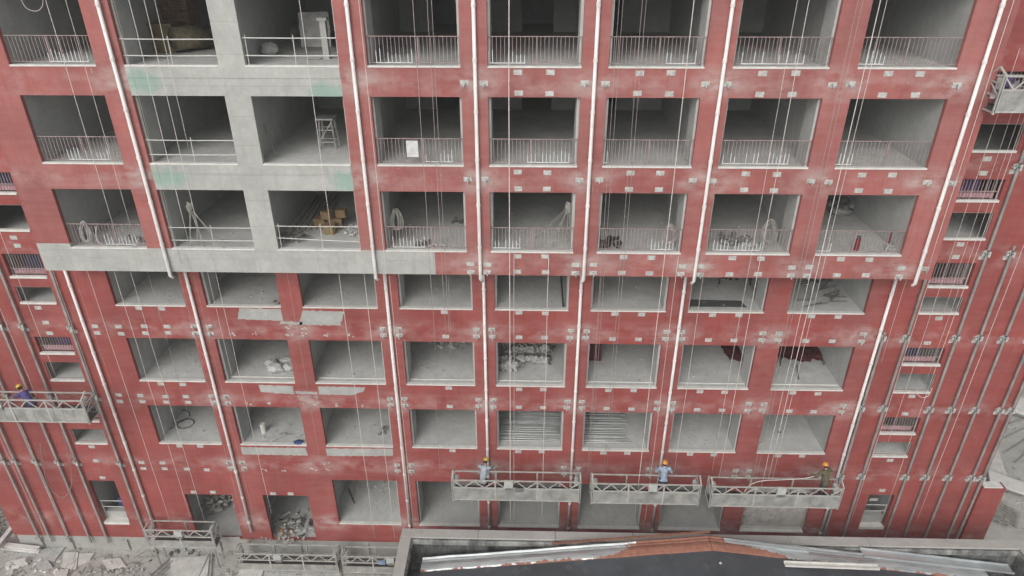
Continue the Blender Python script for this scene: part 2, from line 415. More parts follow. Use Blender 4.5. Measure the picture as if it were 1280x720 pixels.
# sills
for r in 'ABCDEFG':
    X = XU if r in 'ABC' else XL; yf = -D if r in 'ABC' else 0
    for i in range(8):
        if r == 'G' and i < 2: continue
        b = MB(); b.box(X[2*i]+.002, yf-.02, ST[r][0]-.04, X[2*i+1]-.002, yf+T-.002, ST[r][0]+.012)
        b.build('window_sill', 'sill', bld, bevel=.008)
        if r == 'E' and i > 0:
            g_ = MB(); g_.box(X[2*i]+.02, .34, ST[r][0]-.02, X[2*i+1]-.02, .37, ST[r][0]+.01); g_.build('inner_kerb', 'sill', bld)
# railings
def railing(r, i):
    a, c = XU[2*i]+.01, XU[2*i+1]-.01; y = -D+.12; z = ST[r][0]+.012; b = MB(); h = .80
    b.bar((a, y, z+h), (c, y, z+h), .035, .022); b.bar((a, y, z+.07), (c, y, z+.07), .02, .014)
    n = int((c-a)/.117)
    for k in range(n+1):
        x = a + .02 + (c-a-.04)*k/n; lean = R.uniform(-.01, .01)
        b.bar((x, y, z+.07), (x+lean, y, z+h-.015), .014, .014)
    xm = (a+c)/2 + R.uniform(-.2, .3); b.bar((xm, y+.012, z), (xm, y+.012, z+h-.02), .035)
    o = b.build('railing', 'rail_pink', bld)
    lo, hi = {0: (.45, .95), 3: (.05, .5), 4: (.0, .4), 5: (.6, .95), 6: (.05, .75), 7: (.0, .3)}.get(i, (0, .4))
    if r == 'B': lo, hi = {4: (.4, .95), 3: (.55, .95), 7: (0, .2), 0: (.3, .9), 6: (.0, .8), 5: (.0, .05)}.get(i, (0, .5))
    f = MB()
    for k in range(n+1):
        if lo <= k/n <= hi and R.random() < .75:
            x = a + .02 + (c-a-.04)*k/n; t = R.uniform(.28, .46); f.bar((x, y-.002, z+.06), (x, y-.002, z+t), .021)
    if f.v:
        xx = [p.x for p in f.v]; f.bar((min(xx), y-.001, z+.07), (max(xx), y-.001, z+.07), .024)
        f.build('protective_film', 'film', o)
def piperail(r, i, z1, z2, sag=0.):
    a, c = XU[2*i]-.02, XU[2*i+1]+.02; y = -D+.10; z = ST[r][0]; b = MB()
    for zz, s in ((z1, 0), (z2, sag)): b.tube([(a, y, z+zz-s), ((a+c)/2, y+.01, z+zz-.01), (c, y, z+zz+s)], .018, 8)
    for x in (a+.09, a+(c-a)*(.5 if i == 1 else .53)): b.tube([(x, y+.03, z), (x+.01, y+.03, z+z1+.08)], .017, 8)
    b.build('railing', 'rail_white', bld)
for r in 'ABC':
    for i in (0, 3, 4, 5, 6, 7): railing(r, i)
    piperail(r, 1, .72, .26)
piperail('A', 2, .76, .27, 0); piperail('C', 2, .80, .32, -.06)
# small windows of the two side walls
for si, (a, c) in enumerate(SW):
    for kind, z0, z1 in swz:
        b = MB(); b.box(a+.001, -.04, z0-.06, c-.001, .10, z0+.02)
        o = b.build('window', 'sill', bld, bevel=.008)
        f = MB()
        if kind == 'rail':
            f.box(a+.05, .20, z0+.03, c-.1, .23, z0+.20); f.build('kick_board', 'pinkboard', o)
            f = MB(); n = 13
            for k in range(n): x = a+.06+(c-a-.12)*k/(n-1); f.bar((x, .12, z0+.03), (x, .12, z1-.03), .02)
            f.bar((a+.03, .12, z0+.28), (c-.03, .12, z0+.28), .03); f.build('window_bars', 'rail_pink', o)
            f = MB(); f.box(a+.25, .6, z0-.02, a+.8+.3*R.random(), .75, z0+.8); f.build('stored_board', R.choice(['purple', 'blue', 'trouser_navy']) if si or R.random()<.5 else 'black', o)
        else:
            f.bar((a+.02, .05, z0+.03), (a+.02, .05, z1), .03); f.bar((c-.02, .05, z0+.03), (c-.02, .05, z1), .03); f.bar((a+.02, .05, z1-.015), (c-.02, .05, z1-.015), .03); f.build('window_frame', 'channel', o)
# door-like openings low down on the side walls
for (a, c, z0, z1), blue in (((15.74, 16.80, .93, 2.81), 0), ((-17.70, -16.55, .34, 2.83), 1)):
    b = MB(); b.box(a, -.03, z0-.12, c, .3, z0+.02); o = b.build('window_sill', 'sill', bld)
    f = MB()
    for zz in (.75, 1.1): f.tube([(a+.05, .2, z0+zz), (c-.02, .2, z0+zz)], .02)
    for x in (a+.05, c-.05): f.tube([(x, .2, z0), (x, .2, z0+1.15)], .02)
    f.build('railing', 'rail_white', bld)
    f = MB(); f.box(a, .24, z0+.02, c, .5, z0+.42); f.build('low_wall', 'patch', bld)
b = MB(); b.obox((-16.9, .85, .85), .8, .3, .5, 0, .1, .2); tag(b.build('blue_board', 'blue'), 'blue board leaning inside the low window at the far left', 'board')
b = MB(); b.obox((16.4, .62, 1.9), .35, .02, .18, .2); tag(b.build('white_sign', 'film'), 'small white card on the rail of the lowest right window', 'card')
# downpipes
def pipe(x, y, z0, z1, r=.055, hook=0):
    b = MB(); pts = [(x, y, z1), (x, y, z0)]
    if hook: pts += [(x+hook, y+.04, z0-.10)]
    b.tube(pts, r, 12); o = b.build('downpipe', 'pipe', bld, smooth=True)
    z = z1-1.0
    while z > z0+.3: c = MB(); c.tube([(x, y, z), (x, y, z-.10)], r*1.22, 12); c.box(x-.02, y, z-.07, x+.02, y+.13, z-.03); c.build('pipe_collar', 'pipe', o); z -= 1.48
for x in (-10.93, -3.90, -.36, 3.11, 6.79, 14.09): pipe(x, -D-.11, 13.50, UZ1, hook=.07 if x < 0 else -.07)
for x, zb in ((-15.42, .1), (-11.05, 0.), (-3.87, -.5), (-.34, -.5), (3.14, -.5), (6.80, -.5), (14.12, -.5)): pipe(x, -.10, zb, 13.52)
# mounting channels with bracket clusters on the side walls
ZB = [17.17, 14.10, 10.70, 7.43, 3.94]
chs = [(14.28, 10.9, [10.66, 7.43, 3.92]), (15.13, 24, [20.19, 17.14, 14.04, 10.68, 7.45, 3.93]), (16.92, 24, ZB), (17.74, 14.4, ZB[1:]), (18.65, 24, ZB), (19.60, 24, ZB), (20.02, 24, ZB),
       (-15.95, 24, [10.64, 7.43, 3.94]), (-17.80, 14.3, ZB[1:]), (-18.61, 14.3, ZB[1:]), (-19.58, 14.3, ZB[1:]), (-20.45, 14.3, ZB[1:]), (-20.95, 24, ZB)]
def ubar(b, x, y, z0, z1, w_=.085, d_=.05, t=.008):
    b.box(x-w_/2, y, z0, x+w_/2, y+t, z1); b.box(x-w_/2, y+t, z0, x-w_/2+t, y+d_, z1); b.box(x+w_/2-t, y+t, z0, x+w_/2, y+d_, z1)
for x, zt, zbs in chs:
    b = MB(); ubar(b, x, -.13, -.9, zt); o = b.build('mounting_channel', 'channel', bld)
    for z in zbs:
        c = MB(); c.box(x-.17, -.015, z-.28, x+.13, -.001, z-.13)
        c.obox((x-.05, -.10, z), .26, .06, .05, 0, .5, 0); c.obox((x-.05, -.08, z+.06), .20, .10, .045, 0, -.55, 0)
        c.obox((x+.05, -.15, z-.02), .07, .06, .20); c.obox((x-.12, -.06, z-.04), .08, .12, .08); c.build('channel_bracket', 'plate', o)
# anchor plates on the beams
plates = []
for i in range(4, 8):
    xa = XU[2*i] + .90; xb = xa + .92
    for x in (xa, xb):
        for z in (20.23, 19.64, 17.21, 16.68, 14.32, 13.73): plates.append((x, z, -D, 'p'))
pu = [(-.70, -.13), (2.83, 3.43), (6.36, 6.98), (10.0, 10.55), (13.56, None)]
for a, c in pu:
    for x in (a, c):
        if x is None: continue
        for z in (19.93, 16.98): plates.append((x, z, -D, 'a'))
        plates += [(x, 14.01, -D, 'p'), (x, 13.71, -D, 'a')]
for z in (16.95, 13.99): plates.append((14.35, z, -D, 'a'))
for i in range(8):
    xs_ = {0: (-13.19, -12.33), 1: (-9.9, -9.0), 2: (-6.3, -5.4), 3: (-1.8,)}.get(i, (XL[2*i]+.90, XL[2*i]+1.86))
    for x in xs_:
        for zt, zb in ((11.48, 10.41), (8.03, 7.14), (4.86, 3.58)):
            if i not in (1, 2): plates.append((x, zt, 0, 'p'))
            if zb != 3.58 or i in (0, 1): plates.append((x, zb, 0, 'p' if i not in (1, 2) else 's'))
        if i == 0: plates += [(x, 10.70, 0, 'p'), (x, 7.42, 0, 'p')]
for x in (-15.08, -14.17):
    for z in (10.68, 10.36, 7.45, 7.14, 3.92, 3.58): plates.append((x, z, 0, 'p'))
for x in (-13.2, -12.36, -9.7, -8.95): plates.append((x, 2.27, 0, 'p'))
for k in range(1, 9):
    x0 = (XL[2*k-1] + (XL[2*k] if k < 8 else XL[15]+.8))/2
    for dx in ((-.29, .29) if k < 8 else (-.25,)):
        for z in (10.73, 10.43, 7.48, 7.16, 4.03, 3.70): plates.append((x0+dx, z, 0, 'a' if k not in (2,) else 's'))
for x, z in ((15.9, 17.4), (15.95, 16.92), (15.98, 14.38), (15.95, 13.9), (16.1, 11.45), (16.0, 10.4), (16.1, 7.95), (16.05, 7.1), (16.1, 4.72), (16.2, 3.05), (-17.0, 11.45), (-16.9, 10.8), (-16.9, 10.35), (-16.95, 4.75), (-17.0, 3.95), (-17.0, 3.02), (-16.9, 14.3), (-16.9, 14.0)):
    plates.append((x, z, 0, 'p'))
cz = CL.copy()
plates.sort(key=lambda p: (V(p[0], p[2], p[1])-cz).length)
def plate_mb(b, x, z, y, k):
    x += R.uniform(-.02, .02); z += R.uniform(-.015, .015)
    if k == 's':
        for _ in range(3): b.obox((x+R.uniform(-.12, .12), y-.004, z+R.uniform(-.07, .07)), R.uniform(.04, .1), .01, R.uniform(.03, .07), 0, R.uniform(-.4, .4))
        return
    b.obox((x, y-.008, z), .25, .014, .15, 0, R.uniform(-.04, .04))
    if k == 'a':
        b.obox((x+R.choice((-.04, .04)), y-.06, z+.01), .10, .09, .05, 0, R.uniform(-.6, .6)); b.obox((x, y-.10, z-.02), .03, .06, .14, 0, R.uniform(-.5, .5))
    else:
        for s in (-.08, .08): b.obox((x+s, y-.02, z), .03, .02, .03)
rest = MB()
for n, (x, z, y, k) in enumerate(plates):
    if n < 100: b = MB(); plate_mb(b, x, z, y, k); b.build('anchor_plate', 'plate', bld)
    else: plate_mb(rest, x, z, y, k)
tag(rest.build('anchor_plates', 'plate', bld), kind='stuff')
# unpainted patches on the lower wall (thin skim, 4 mm proud)
def patch(pts, seed):
    poly = []
    P = [WY(px, py, 0) for px, py in pts]
    for k in range(len(P)):
        a, c = P[k], P[(k+1) % len(P)]; n = max(1, int(math.dist(a, c)/.12))
        for j in range(n):
            t = j/n; poly.append((a[0]+(c[0]-a[0])*t + .07*noise.noise(V(k*9+j*.9, seed, 0)), a[1]+(c[1]-a[1])*t + .06*noise.noise(V(k*9+j*.9, seed, 5))))
    b = MB(); b.prism(poly[::-1], -.002, .0); b.build('bare_concrete_patch', 'patch', bld)
patch([(299,385),(351,386.5),(354,401),(297,399)], 1); patch([(378.5,388),(431,389.5),(429,393),(426,407),(374,406)], 2)
patch([(351,401.5),(378,402.5),(378,406.5),(350,405)], 3); patch([(323,481),(366,482.5),(368,493),(326,490)], 4)
patch([(397,483),(456,484),(455,489),(440,494),(399,493)], 5); patch([(301,559),(382,560),(385,569.5),(303,568)], 6); patch([(407,560.5),(491,561),(491,570),(409,570)], 7)
patch([(369,489),(396,490),(397,493),(370,492)], 8); patch([(188,672),(300,671),(300,674),(190,675)], 9)
# infill of pale blocks in the last ground bay
b = MB()
z = ST['G'][0]
k = 0
while z < 3.0:
    x = XL[14] + (.0 if k % 2 else .22)
    while x < XL[15]-.05:
        b.box(x+.005, .30, z+.005, min(x+.44, XL[15]-.01), .42, z+.215); x += .45
    z += .22; k += 1
b.build('block_infill', 'palebrick', bld); b = MB(); b.box(XL[14], .325, ST['G'][0], XL[15], .40, 3.1); b.build('infill_mortar', 'jointcol', bld)
# cavity strips under the lower ledge near the base
b = MB(); b.box(20.25, -.12, 3.402, 21.0, .22, 3.46); b.build('ledge', 'sill', bld)

# ------------------------------------------------------------------ ropes
ropes = []
def rope(px, py, yt, yb, Y, label, r=.014, mat='rope', name='rope'):
    x, _ = WY(px, py, Y); zt = 25.5 if yt <= 0 else WY(px, yt, Y)[1]; zb = WY(px, yb, Y)[1]
    ph = R.random()*9; n = 9
    pts = [(x + (.02*noise.noise(V(ph, k*.8, 0)) if 0 < k < n-1 else 0), Y + .02*noise.noise(V(ph, 4, k*.8)), zt+(zb-zt)*k/(n-1)) for k in range(n)]
    b = MB(); b.tube(pts, r*.72, 6); o = b.build(name, mat, smooth=True); tag(o, label, 'rope', 'ropes hanging down the facade'); return o
U, M_, L_ = -1.36, -1.55, -.5
rope(57, 0, 0, 283, U, 'pale rope in the first column of upper bays, left one of two')
rope(82, 0, 0, 283, U, 'pale rope in the first column of upper bays, right one of two', .011)
rope(142, 0, 0, 330, U, 'thin dull rope nearest the white downpipe in the second column of upper bays', .009, 'rope_dull')
rope(161, 0, 0, 300, U, 'bright white rope crossing the second column of upper bays, leftmost bright one', .016)
rope(180, 0, 0, 300, U, 'white rope in the second column of upper bays, just right of the brightest one', .013)
rope(193, 0, 0, 185, U, 'shorter pale rope in the second column of upper bays ending at the middle rail', .011)
rope(374, 0, 0, 292, U, 'single white rope hanging through the third column of upper bays over a brown carton', .014)
rope(448.5, 0, 0, 655, M_, 'long taut white rope beside the pier between third and fourth columns of bays', .013)
rope(516, 0, 0, 440, M_, 'dull rope in the fourth column of bays, leftmost of three', .012, 'rope_dull')
rope(534, 0, 0, 440, M_, 'dull rope in the fourth column of bays, left one of the close pair', .010, 'rope_dull')
rope(539, 0, 0, 450, M_, 'dull rope in the fourth column of bays, right one of the close pair', .009, 'rope_dull')
rope(636, 0, 0, 655, M_, 'thick bright white rope running full height down the fifth column of bays', .021)
rope(642.5, 316, 316, 655, -1.3, 'thin white rope hanging close beside the thick one below the fifth column railing', .010)
rope(686, 322, 322, 655, -1.3, 'white rope tied below the fifth column railing, right part of that column', .014)
rope(774, 0, 0, 590, M_, 'thin dull rope in the sixth column of bays, first from the left', .008, 'rope_dull')
rope(779, 0, 0, 590, M_, 'thin dull rope in the sixth column of bays, second from the left', .008, 'rope_dull')
rope(803, 0, 0, 590, M_, 'thin dull rope in the sixth column of bays, third from the left', .008, 'rope_dull')
rope(808, 0, 0, 590, M_, 'thin dull rope in the sixth column of bays, fourth from the left', .008, 'rope_dull')
rope(868, 0, 0, 658, M_, 'bright white rope on the right side of the sixth column running full height', .017)
rope(848, 320, 320, 658, -1.3, 'thin white rope hanging beside the pier left of the seventh column of bays', .010)
rope(879, 345, 345, 590, L_, 'thin pale rope just right of the downpipe in the seventh column of lower bays', .010)
rope(997, 0, 0, 590, M_, 'thin pale rope in the seventh column of bays, left one of two', .009)
rope(1012, 0, 0, 600, M_, 'white rope in the seventh column of bays, right one of two', .014)
rope(1073, 0, 0, 655, M_, 'dull rope over the pier between seventh and eighth columns, left one of two', .009, 'rope_dull')
rope(1079, 0, 0, 655, M_, 'dull rope over the pier between seventh and eighth columns, right one of two', .009, 'rope_dull')
rope(1101, 0, 0, 600, M_, 'bright white rope down the eighth column of bays, the thickest there', .018)
rope(1109, 0, 0, 600, M_, 'thin white rope close to the right of the thickest one in the eighth column', .010)
rope(1018, 320, 320, 620, -1.3, 'white rope tied under the eighth column railing left of the thickest rope', .013)
rope(1268, 0, 0, 345, -1.3, 'taut white rope along the right edge of the jutting upper block', .012)
rope(1103, 530, 0, 655, -.3, 'pale rope down the left side of the small right windows', .012)
rope(1145, 530, 0, 655, -.3, 'pale rope down the right side of the small right windows', .012)
rope(1193, 530, 0, 658, -.3, 'pale pinkish rope on the blank red wall right of the small windows', .012)
rope(1252, 180, 60, 400, -.3, 'thin rope crossing the small right windows, left one of two', .008)
rope(1262, 180, 60, 480, -.3, 'thin rope crossing the small right windows, right one of two', .008)
rope(116, 360, 330, 650, L_, 'white rope on the red wall left of the first column of lower bays', .013)
rope(149, 360, 340, 645, L_, 'white rope in the first column of lower bays, left one of two', .013)
rope(169, 360, 340, 650, L_, 'white rope in the first column of lower bays, middle one', .011)
rope(190, 360, 340, 540, L_, 'faint rope in the first column of lower bays ending above the floor', .008, 'rope_dull')
rope(228, 360, 340, 665, L_, 'thin pinkish rope left of the second downpipe on the lower wall', .009, 'rope_dull')
rope(246, 360, 340, 665, L_, 'thin pinkish rope right of the second downpipe on the lower wall', .009, 'rope_dull')
rope(264, 360, 340, 480, L_, 'thin white rope in the second column of lower bays, left one of two', .010)
rope(274, 360, 340, 640, L_, 'white rope in the second column of lower bays, right one of two', .013)
rope(362, 360, 340, 590, L_, 'thin faint rope over the pier between second and third lower bays', .008, 'rope_dull')
rope(426, 360, 340, 672, L_, 'white rope in the third column of lower bays, left one of two', .014)
rope(457, 360, 340, 672, L_, 'white rope in the third column of lower bays, right one of two', .014)
rope(487, 350, 345, 655, L_, 'thin white rope touching the right of the downpipe between third and fourth lower bays', .011)
rope(2, 390, 255, 495, -.3, 'white rope above the far left hanging platform', .013)
rope(27, 360, 225, 470, -.3, 'white rope left of the small left windows above the platform', .012)
rope(38, 560, 530, 668, -.3, 'pinkish rope below the far left platform, left one of two', .011)
rope(52, 300, 190, 500, -.3, 'thin rope crossing the small left windows', .009)
rope(24, 600, 530, 670, -.3, 'pinkish rope below the far left platform, right one of two', .009)
rope(1222, 60, 60, 455, -.3, 'thin pale rope just left of the small right windows', .008)
rope(1275, 60, 60, 560, -.3, 'thin pale rope farthest right across the small right windows', .009)
rope(560, 345, 345, 440, L_, 'thin dull rope in the fourth column of lower bays, right part', .008, 'rope_dull')
rope(548, 560, 500, 590, -.9, 'short thin rope left of the left-hand hanging platform', .008, 'rope_dull')
rope(752, 345, 345, 600, L_, 'thin dull rope in the sixth column of lower bays, middle of the bay', .008, 'rope_dull')
rope(40, 190, 190, 488, -.3, 'thin dull rope left of the far left railed windows', .008, 'rope_dull')
def curve_thing(name, pts, r, mat, label, cat, n=7):
    b = MB(); P = []
    p = [V(*q) for q in pts]; p = [p[0]] + p + [p[-1]]
    for k in range(1, len(p)-2):
        for j in range(6):
            t = j/6; P.append(.5*((2*p[k]) + (p[k+1]-p[k-1])*t + (2*p[k-1]-5*p[k]+4*p[k+1]-p[k+2])*t*t + (-p[k-1]+3*p[k]-3*p[k+1]+p[k+2])*t**3))
    P.append(p[-1]); b.tube(P, r, n); return tag(b.build(name, mat, smooth=True), label, cat)
def py3(pts, Y): return [(WY(x, y, Y)[0], Y, WY(x, y, Y)[1]) for x, y in pts]
curve_thing('hanging_cable', py3([(50,555),(58,600),(72,620),(84,618),(90,595),(78,540)], -.25), .014, 'rail_pink', 'pinkish cable hanging in a loop below the far left platform', 'cable')
curve_thing('hanging_cable', py3([(27,0),(33,10),(45,14),(53,8),(54,-8)], -1.4), .014, 'rope_dull', 'dull cable looped in the top left corner bay', 'cable')
curve_thing('hanging_cable', py3([(1145,487),(1147,493),(1153,497),(1161,494),(1165,485)], -.3), .012, 'rope', 'white cord loop hanging under a small right window', 'cord')
curve_thing('hanging_cable', py3([(1240,60),(1228,90),(1222,120),(1226,140),(1236,110)], -1.0), .012, 'rope_dull', 'grey hose looped beside the top right platform', 'cable')

# ------------------------------------------------------------------ suspended platforms
def platform(x0, x1, y, z, label, boxat=.5, ang=0, group='suspended work platforms', wdt=.6, tall=True):
    L = x1-x0; t = empty('suspended_platform', (x0, y, z), label, 'work platform', group)
    o = V(x0, y, z)
    def P(a, b_, c): return (o.x+a, o.y+b_, o.z+c)
    b = MB(); b.box(o.x, o.y, o.z, o.x+L, o.y+wdt, o.z+.05)
    for k in range(int(L/.25)): b.box(o.x+.1+k*.25, o.y+.02, o.z+.05, o.x+.16+k*.25, o.y+wdt-.02, o.z+.06)
    b.build('deck', 'deckdark', t)
    nb = max(2, round(L/1.5)); xs = [L*k/nb for k in range(nb+1)]
    for side, yy, H in (('near', 0, 1.02), ('far', wdt, .93)):
        b = MB()
        b.bar(P(0, yy, H), P(L, yy, H), .042)
        if side == 'near': b.bar(P(0, yy, .64), P(L, yy, .64), .04)
        b.bar(P(0, yy, .03), P(L, yy, .03), .05)
        for x in xs: b.bar(P(x, yy, 0), P(x, yy, H), .055)
        for j in range(nb):                                 # zigzag lacing
            a, c = xs[j], xs[j+1]; q = 4 if side == 'near' else 0
            for k in range(q):
                u, v = a+(c-a)*k/q, a+(c-a)*(k+1)/q; zl, zh = (.64, 1.0) if side == 'near' else (.64, .64)
                b.bar(P(u, yy, zl if k % 2 else zh), P(v, yy, zh if k % 2 else zl), .034)
        b.build('guard_rail', 'gondola', t)
    b = MB(); b.box(o.x+.03, o.y-.018, o.z+.04, o.x+L-.03, o.y-.008, o.z+(.63 if tall else .42))
    for k in range(int(L/.37)): b.box(o.x+.2+k*.37, o.y-.026, o.z+.04, o.x+.215+k*.37, o.y-.018, o.z+(.62 if tall else .41))
    b.build('kick_panel', 'gondola_panel', t)
    b = MB(); b.box(o.x+.03, o.y+wdt+.008, o.z+.04, o.x+L-.03, o.y+wdt+.018, o.z+.16); b.build('kick_panel', 'deckdark', t)
    for s, xe in ((-1, -.03), (1, L+.03)):
        b = MB()
        b.bar(P(xe, 0, -.05), P(xe, 0, 1.1), .055); b.bar(P(xe, wdt, -.05), P(xe, wdt, 1.0), .055)
        b.bar(P(xe, 0, 1.07), P(xe, wdt*.5, 1.22 if tall else 1.1), .045); b.bar(P(xe, wdt, .98), P(xe, wdt*.5, 1.22 if tall else 1.1), .045)
        for zz in (.0, .45, .8): b.bar(P(xe, 0, zz), P(xe, wdt, zz), .04)
        b.bar(P(xe, 0, .45), P(xe, wdt, .8), .03); e = b.build('end_frame', 'gondola', t)
        b = MB(); b.obox(P(xe-s*.14, wdt*.5, .75), .16, .2, .28); b.tube([P(xe-s*.14, wdt*.3, .86), P(xe-s*.14, wdt*.7, .86)], .07, 10)
        b.build('hoist', 'hoist', e, bevel=.01)
        b = MB(); b.tube([P(xe-s*.14, wdt*.5, .5), P(xe-s*.14, wdt*.5, .66)], .07, 10); b.build('hoist_motor', 'motor', e)
    b = MB(); b.obox(P(L*boxat, .0, .86), .34, .16, .30); c = b.build('control_box', 'hoist', t, bevel=.015)
    b = MB(); b.obox(P(L*boxat+.02, -.06, .66), .3, .05, .12); b.build('box_bracket', 'bolt', c)
    return t
PY = -1.9
P1 = platform(-1.58, 3.33, PY, 4.03, 'dusty steel hanging platform with a grey-shirted worker near its left end', .44)
P2 = platform(3.86, 7.95, PY, 3.98, 'short dusty hanging platform holding a worker in a pale blue shirt', .56)
P3 = platform(8.46, 13.38, PY, 3.93, 'dusty hanging platform with a brown-jacketed worker at its right end', .53)
P4 = platform(-20.6, -15.12, PY, 7.60, 'hanging platform high at the left edge with a yellow-helmeted worker', .42)
P5 = platform(14.55, 18.5, -1.65, 19.25, 'loaded hanging platform at the top right beside the small windows', .5)
P6 = platform(-15.2, -12.35, -.95, -.08, 'short empty platform by the wall left of the first ground doorway', .5, tall=False)
P7 = platform(-11.45, -7.05, -1.08, GZ+.12, 'longest empty platform parked on the ground below the doorways', .42, tall=False)
P8 = platform(-6.72, -4.1, -1.12, GZ+.12, 'short empty platform on the ground beside the low grey building', .8, tall=False)
for x in (-15.1, -12.45):
    for yy in (-.9, -.4): MB().bar((x, yy, GZ), (x, yy, -.1), .05).build('leg', 'channel', P6)
b = MB(); b.obox((-5.0, -1.16, -.55), .28, .04, .25); b.build('blue_label_plate', 'bluepale', P8)

# ------------------------------------------------------------------ workers
def capsule(b, p, q, r1, r2, n=12):
    p, q = V(*p), V(*q); d = (q-p)
    pts = []; k = 4
    dn = d.normalized(); rr = []
    for i in range(k+1): t = math.pi/2*i/k; pts.append(p - dn*r1*math.cos(t)); rr.append(max(.0008, r1*math.sin(t)))
    for i in range(k+1): t = math.pi/2*i/k; pts.append(q + dn*r2*math.sin(t)); rr.append(max(.0008, r2*math.cos(t)))
    a = dn.cross(V(0,0,1)); a = (a if a.length > .05 else dn.cross(V(1,0,0))).normalized(); c = dn.cross(a); o = len(b.v)
    for pt, r_ in zip(pts, rr):
        for i in range(n): t = 2*math.pi*i/n; b.v.append(pt + a*r_*math.cos(t) + c*r_*math.sin(t))
    N = len(pts)
    for j in range(N-1):
        for i in range(n): i2 = (i+1) % n; b.f.append((o+j*n+i, o+j*n+i2, o+(j+1)*n+i2, o+(j+1)*n+i))
    b.f.append(tuple(o+i for i in range(n))[::-1]); b.f.append(tuple(o+(N-1)*n+i for i in range(n)))
def remesh(o, vox, it=3):
    m = o.modifiers.new('fuse', 'REMESH'); m.mode = 'VOXEL'; m.voxel_size = vox; m.use_smooth_shade = True
    s = o.modifiers.new('soften', 'SMOOTH'); s.iterations = it; s.factor = .5
def worker(x, y, z, face, label, shirt, trous, helm, lean=0., la=None, ra=None, head_dn=.2, knee=0.):
    """face: heading of the gaze in radians about z (0 looks to +y)."""
    root = empty('person', (x, y, z), label, 'person', 'workers on the hanging platforms'); root.rotation_euler.z = 0
    M = Matrix.Rotation(face, 4, 'Z'); o0 = V(x, y, z)
    def W(p): return o0 + M @ V(*p)
    hipz = .90 - knee*.25; hip = V(0, 0, hipz)
    sh = hip + V(0, math.sin(lean)*.50, math.cos(lean)*.50)
    nk = sh + V(0, math.sin(lean+.1)*.09, math.cos(lean+.1)*.09); hd = nk + V(0, math.sin(lean*.6+head_dn)*.13, .13)
    J = {}
    for s in (-1, 1):
        J[s, 'hip'] = hip + V(.09*s, 0, 0); J[s, 'knee'] = V(.11*s, .05+knee*.3, .48-knee*.04); J[s, 'ank'] = V(.12*s, -.02, .09)
        J[s, 'sh'] = sh + V(.18*s, 0, 0)
        e, h = (la if s < 0 else ra) or ((.06*s, .03, -.27), (.02*s, .13, -.22))
        J[s, 'el'] = J[s, 'sh'] + V(*e); J[s, 'wr'] = J[s, 'el'] + V(*h)
    skin = MB()
    capsule(skin, W(hip+V(-.06,0,0)), W(hip+V(.06,0,0)), .10, .10); capsule(skin, W(hip), W(hip.lerp(sh, .9)), .105, .115)
    capsule(skin, W(sh+V(-.12,0,-.01)), W(sh+V(.12,0,-.01)), .065, .065); capsule(skin, W(sh), W(nk+V(0,0,.04)), .06, .052)
    capsule(skin, W(hd+V(0,-.012,.03)), W(hd+V(0,.015,-.03)), .083, .068)                       # skull
    capsule(skin, W(hd+V(0,.03,-.055)), W(hd+V(0,.05,-.085)), .05, .03)                        # jaw
    capsule(skin, W(hd+V(0,.078,.0)), W(hd+V(0,.10,-.03)), .010, .014)                          # nose
    for s in (-1, 1):
        capsule(skin, W(hd+V(.078*s,.0,.012)), W(hd+V(.08*s,.0,-.02)), .014, .011)              # ears
        capsule(skin, W(J[s,'hip']), W(J[s,'knee']), .075, .052); capsule(skin, W(J[s,'knee']), W(J[s,'ank']), .050, .036)
        capsule(skin, W(J[s,'ank']), W(J[s,'ank']+V(0,.15,-.05)), .036, .03)
        capsule(skin, W(J[s,'sh']), W(J[s,'el']), .05, .038); capsule(skin, W(J[s,'el']), W(J[s,'wr']), .037, .024)
        fd = (J[s,'wr']-J[s,'el']).normalized(); side = V(0,0,1).cross(fd); side = (side if side.length > .2 else V(1,0,0)).normalized(); dn = fd.cross(side)
        pc = J[s,'wr'] + fd*.085
        for q in range(4):
            b0 = J[s,'wr'] + fd*.02 + side*(q-1.5)*.014; b1 = J[s,'wr'] + fd*.085 + side*(q-1.5)*.021
            capsule(skin, W(b0), W(b1), .014, .012, 8)
            ln = (.036, .042, .040, .031)[q]; m1 = b1 + fd*ln - dn*ln*.35*s*0 - V(0,0,1)*ln*.35; m2 = m1 + fd*ln*.55 - V(0,0,1)*ln*.75
            capsule(skin, W(b1), W(m1), .0098, .009, 8); capsule(skin, W(m1), W(m2), .009, .0078, 8)
        t0 = J[s,'wr'] + fd*.03 + side*(-s)*.02; t1 = t0 + fd*.035 + side*(-s)*.03 - V(0,0,.01); t2 = t1 + fd*.03 + side*(-s)*.006 - V(0,0,.012)
        capsule(skin, W(t0), W(t1), .014, .011, 8); capsule(skin, W(t1), W(t2), .011, .009, 8)
    body = skin.build('body', 'skin', root, smooth=True); remesh(body, .0085, 2)
    f = MB()
    for s in (-1, 1): f.ball(W(hd+V(.03*s, .077, .005)), .010, .008, .008, 8, 6)
    f.build('eyes', 'hair', root); f = MB(); capsule(f, W(hd+V(-.02,.079,-.055)), W(hd+V(.02,.079,-.055)), .006, .006, 6); f.build('mouth', 'darkred', root)
    f = MB(); capsule(f, W(hd+V(0,-.03,.02)), W(hd+V(0,-.035,-.03)), .083, .07); f.build('hair', 'hair', root, smooth=True)
    c = MB()
    capsule(c, W(hip+V(-.06,0,-.03)), W(hip+V(.06,0,-.03)), .125, .125); capsule(c, W(hip), W(hip.lerp(sh, .9)), .128, .14)
    capsule(c, W(sh+V(-.13,0,-.02)), W(sh+V(.13,0,-.02)), .085, .085); capsule(c, W(sh), W(nk), .08, .062)
    for s in (-1, 1): capsule(c, W(J[s,'sh']), W(J[s,'el']), .07, .055); capsule(c, W(J[s,'el']), W(J[s,'el'].lerp(J[s,'wr'], .9)), .054, .040)
